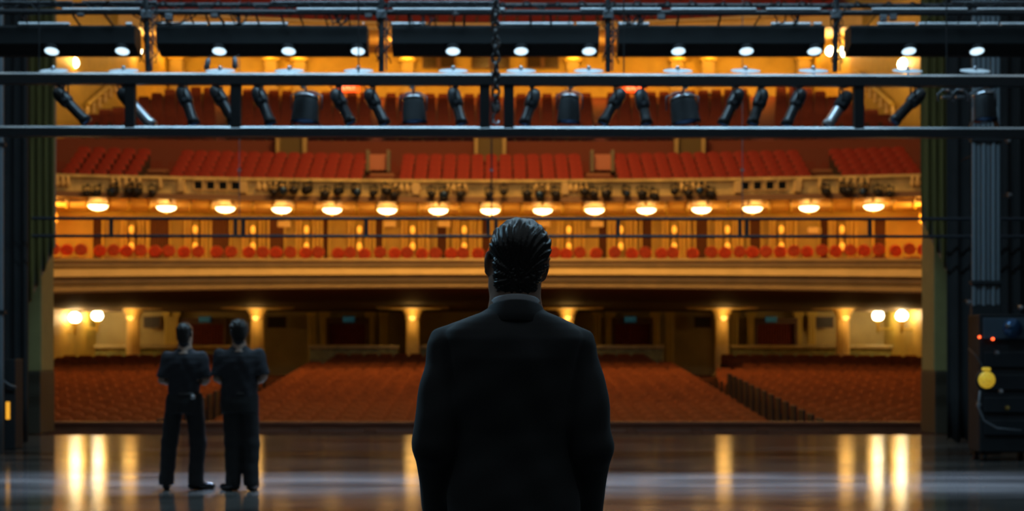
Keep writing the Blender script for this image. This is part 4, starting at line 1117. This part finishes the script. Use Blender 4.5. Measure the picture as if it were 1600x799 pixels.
# the man in the suit, close to the camera, seen from the back
CX = (803-VX)/550.5
J = dict(head=(.008, .012, 1.678), roll=.10, yaw=.06, neck=(.004, -.008, 1.515), nk=1.17, hs=1.0,
         shL=(-.190, -.005, 1.430), elL=(-.229, -.035, 1.155), wrL=(-.209, .15, .935), hdL=(.75, .35, -.55), hnL=(0, -1, -.2), htL=1,
         shR=(.183, -.005, 1.425), elR=(.222, -.035, 1.15), wrR=(.208, .16, .935), hdR=(-.75, .38, -.50), hnR=(0, -1, -.2), htR=-1,
         hipL=(-.095, 0, .93), knL=(-.115, .02, .50), anL=(-.125, -.01, .085), toeL=(-.155, .15, .03),
         hipR=(.095, 0, .93), knR=(.115, .02, .50), anR=(.125, -.01, .085), toeR=(.155, .15, .03),
         torso=[(.79, .195, .135, .0, 0), (.92, .194, .138, 0, 0), (1.02, .182, .132, 0, -.002), (1.12, .168, .122, 0, -.004), (1.19, .163, .120, 0, -.005), (1.30, .178, .128, -.002, -.003), (1.40, .190, .128, -.01, 0),
                (1.455, .196, .112, -.015, 0), (1.480, .186, .100, -.015, -.002), (1.500, .160, .090, -.014, 0), (1.517, .125, .082, -.012, .002), (1.530, .092, .076, -.010, .003), (1.542, .074, .070, -.008, .003), (1.550, .066, .066, -.008, .003)],
         ex=2.4, padx=1.13, sl=(.054, .053, .053), tk=.010, pad=.034, padr=.019, wr=1.0,
         collar=(1.546, .073), collar_m=mat('white_shirt_collar', (.62, .66, .72), .7),
         tr=(.088, .075, .062), waist=1.02, ww=.155, wd=.112,
         hair=dict(prims=[((.002, -.014, .032), (.077, .106, .085)), ((.012, .02, .062), (.068, .075, .055)), ((.046, -.03, .022), (.043, .060, .068)), ((-.034, -.03, .035), (.042, .07, .05)),
                          ((0, -.060, -.035), (.066, .044, .058)), ((0, -.058, -.075), (.056, .034, .035))], amp=1.0, fy=.06, nape=-.098))
person('person', (CX, 4.36, 0), 0, 'man in a black suit standing with his back turned, facing the empty seats', J, skin, hair_dark, suit_m, suit_m, shoe_m, h=.006, suit=True)

# two stage hands in dark short-sleeved shirts
PY = 16.05
JA = dict(head=(.00, .01, 1.640), roll=-.05, yaw=-.25, neck=(.0, -.005, 1.490), nk=.92, hs=.98,
          shL=(-.185, 0, 1.400), elL=(-.235, -.02, 1.150), wrL=(-.115, .20, 1.13), hdL=(.65, .6, .0), hnL=(0, -.4, -1), htL=1,
          shR=(.180, 0, 1.400), elR=(.225, -.02, 1.150), wrR=(.11, .20, 1.12), hdR=(-.65, .6, .0), hnR=(0, -.4, -1), htR=-1,
          hipL=(-.10, 0, .93), knL=(-.165, .02, .50), anL=(-.190, -.01, .085), toeL=(-.215, .14, .03),
          hipR=(.09, 0, .93), knR=(.13, .03, .50), anR=(.115, -.01, .085), toeR=(.27, .06, .03),
          torso=[(.93, .155, .115, 0, 0), (1.0, .155, .115, 0, -.01), (1.10, .168, .118, 0, -.01), (1.22, .178, .124, 0, -.005), (1.32, .186, .124, 0, 0), (1.38, .182, .115, 0, 0), (1.42, .15, .10, 0, 0), (1.45, .105, .085, 0, 0), (1.48, .072, .07, 0, 0), (1.50, .064, .062, 0, 0)],
          ex=2.4, sl=(.046, .060, .05), tk=.07, pad=-.022, padr=.03, wr=.9, collar=(1.505, .066), collar_m=shirt_m,
          tr=(.098, .085, .078), waist=1.01, ww=.160, wd=.115,
          hair=dict(prims=[((0, -.012, .026), (.084, .106, .088)), ((0, -.055, -.045), (.070, .047, .065)), ((0, -.05, -.09), (.055, .035, .035))], amp=.8, fy=.055, nape=-.12))
a = person('person', ((289-VX)*PY/FPX, PY, 0), 0, 'person in dark short-sleeved shirt standing feet apart with a shiny belt clip', JA, skin2, hair_dark, shirt_m, trouser_m, shoe_m)
MB().lathe([(.01, .012), (.024, .01), (.028, 0), (.028, -.02)], 12, Matrix.Translation((.105, -.125, .975)) @ Matrix.Rotation(PI/2, 4, 'X')).build('belt_clip', mat('polished_clip', (.8, .88, .95), .25, metal=.9), a)['label'] = 'shiny round metal belt clip'
JB = dict(head=(-.01, .01, 1.665), roll=.04, yaw=.3, neck=(.0, -.005, 1.510), nk=1.0, hs=1.0,
          shL=(-.205, 0, 1.425), elL=(-.230, -.01, 1.170), wrL=(-.12, .22, 1.12), hdL=(.65, .6, .0), hnL=(0, -.4, -1), htL=1,
          shR=(.205, 0, 1.430), elR=(.252, -.01, 1.185), wrR=(.14, .22, 1.12), hdR=(-.65, .6, .0), hnR=(0, -.4, -1), htR=-1,
          hipL=(-.075, 0, .95), knL=(-.065, .02, .50), anL=(-.060, -.01, .085), toeL=(-.185, .09, .03),
          hipR=(.09, 0, .95), knR=(.115, .02, .50), anR=(.125, -.01, .085), toeR=(.15, .15, .03),
          torso=[(.93, .185, .13, 0, 0), (1.0, .186, .13, 0, 0), (1.12, .188, .13, 0, 0), (1.24, .195, .132, 0, 0), (1.34, .205, .13, 0, 0), (1.40, .20, .118, 0, 0), (1.44, .165, .10, 0, 0), (1.47, .115, .085, 0, 0), (1.50, .077, .07, 0, 0), (1.52, .066, .064, 0, 0)],
          ex=2.4, sl=(.048, .064, .05), tk=.07, pad=-.022, padr=.032, wr=.9, collar=(1.525, .068), collar_m=shirt_m,
          tr=(.105, .092, .080), waist=1.02, ww=.178, wd=.125,
          hair=dict(prims=[((0, -.015, .026), (.098, .114, .096)), ((0, -.055, -.04), (.084, .055, .065)), ((0, -.05, -.085), (.058, .04, .045))], amp=2.2, fy=.05, nape=-.125))
person('person', ((374-VX)*(PY-.1)/FPX, PY-.1, 0), 0, 'broad person with thick bushy hair and dark shirt, standing feet together', JB, skin2, hair_dark, shirt_m, trouser_m, shoe_m)
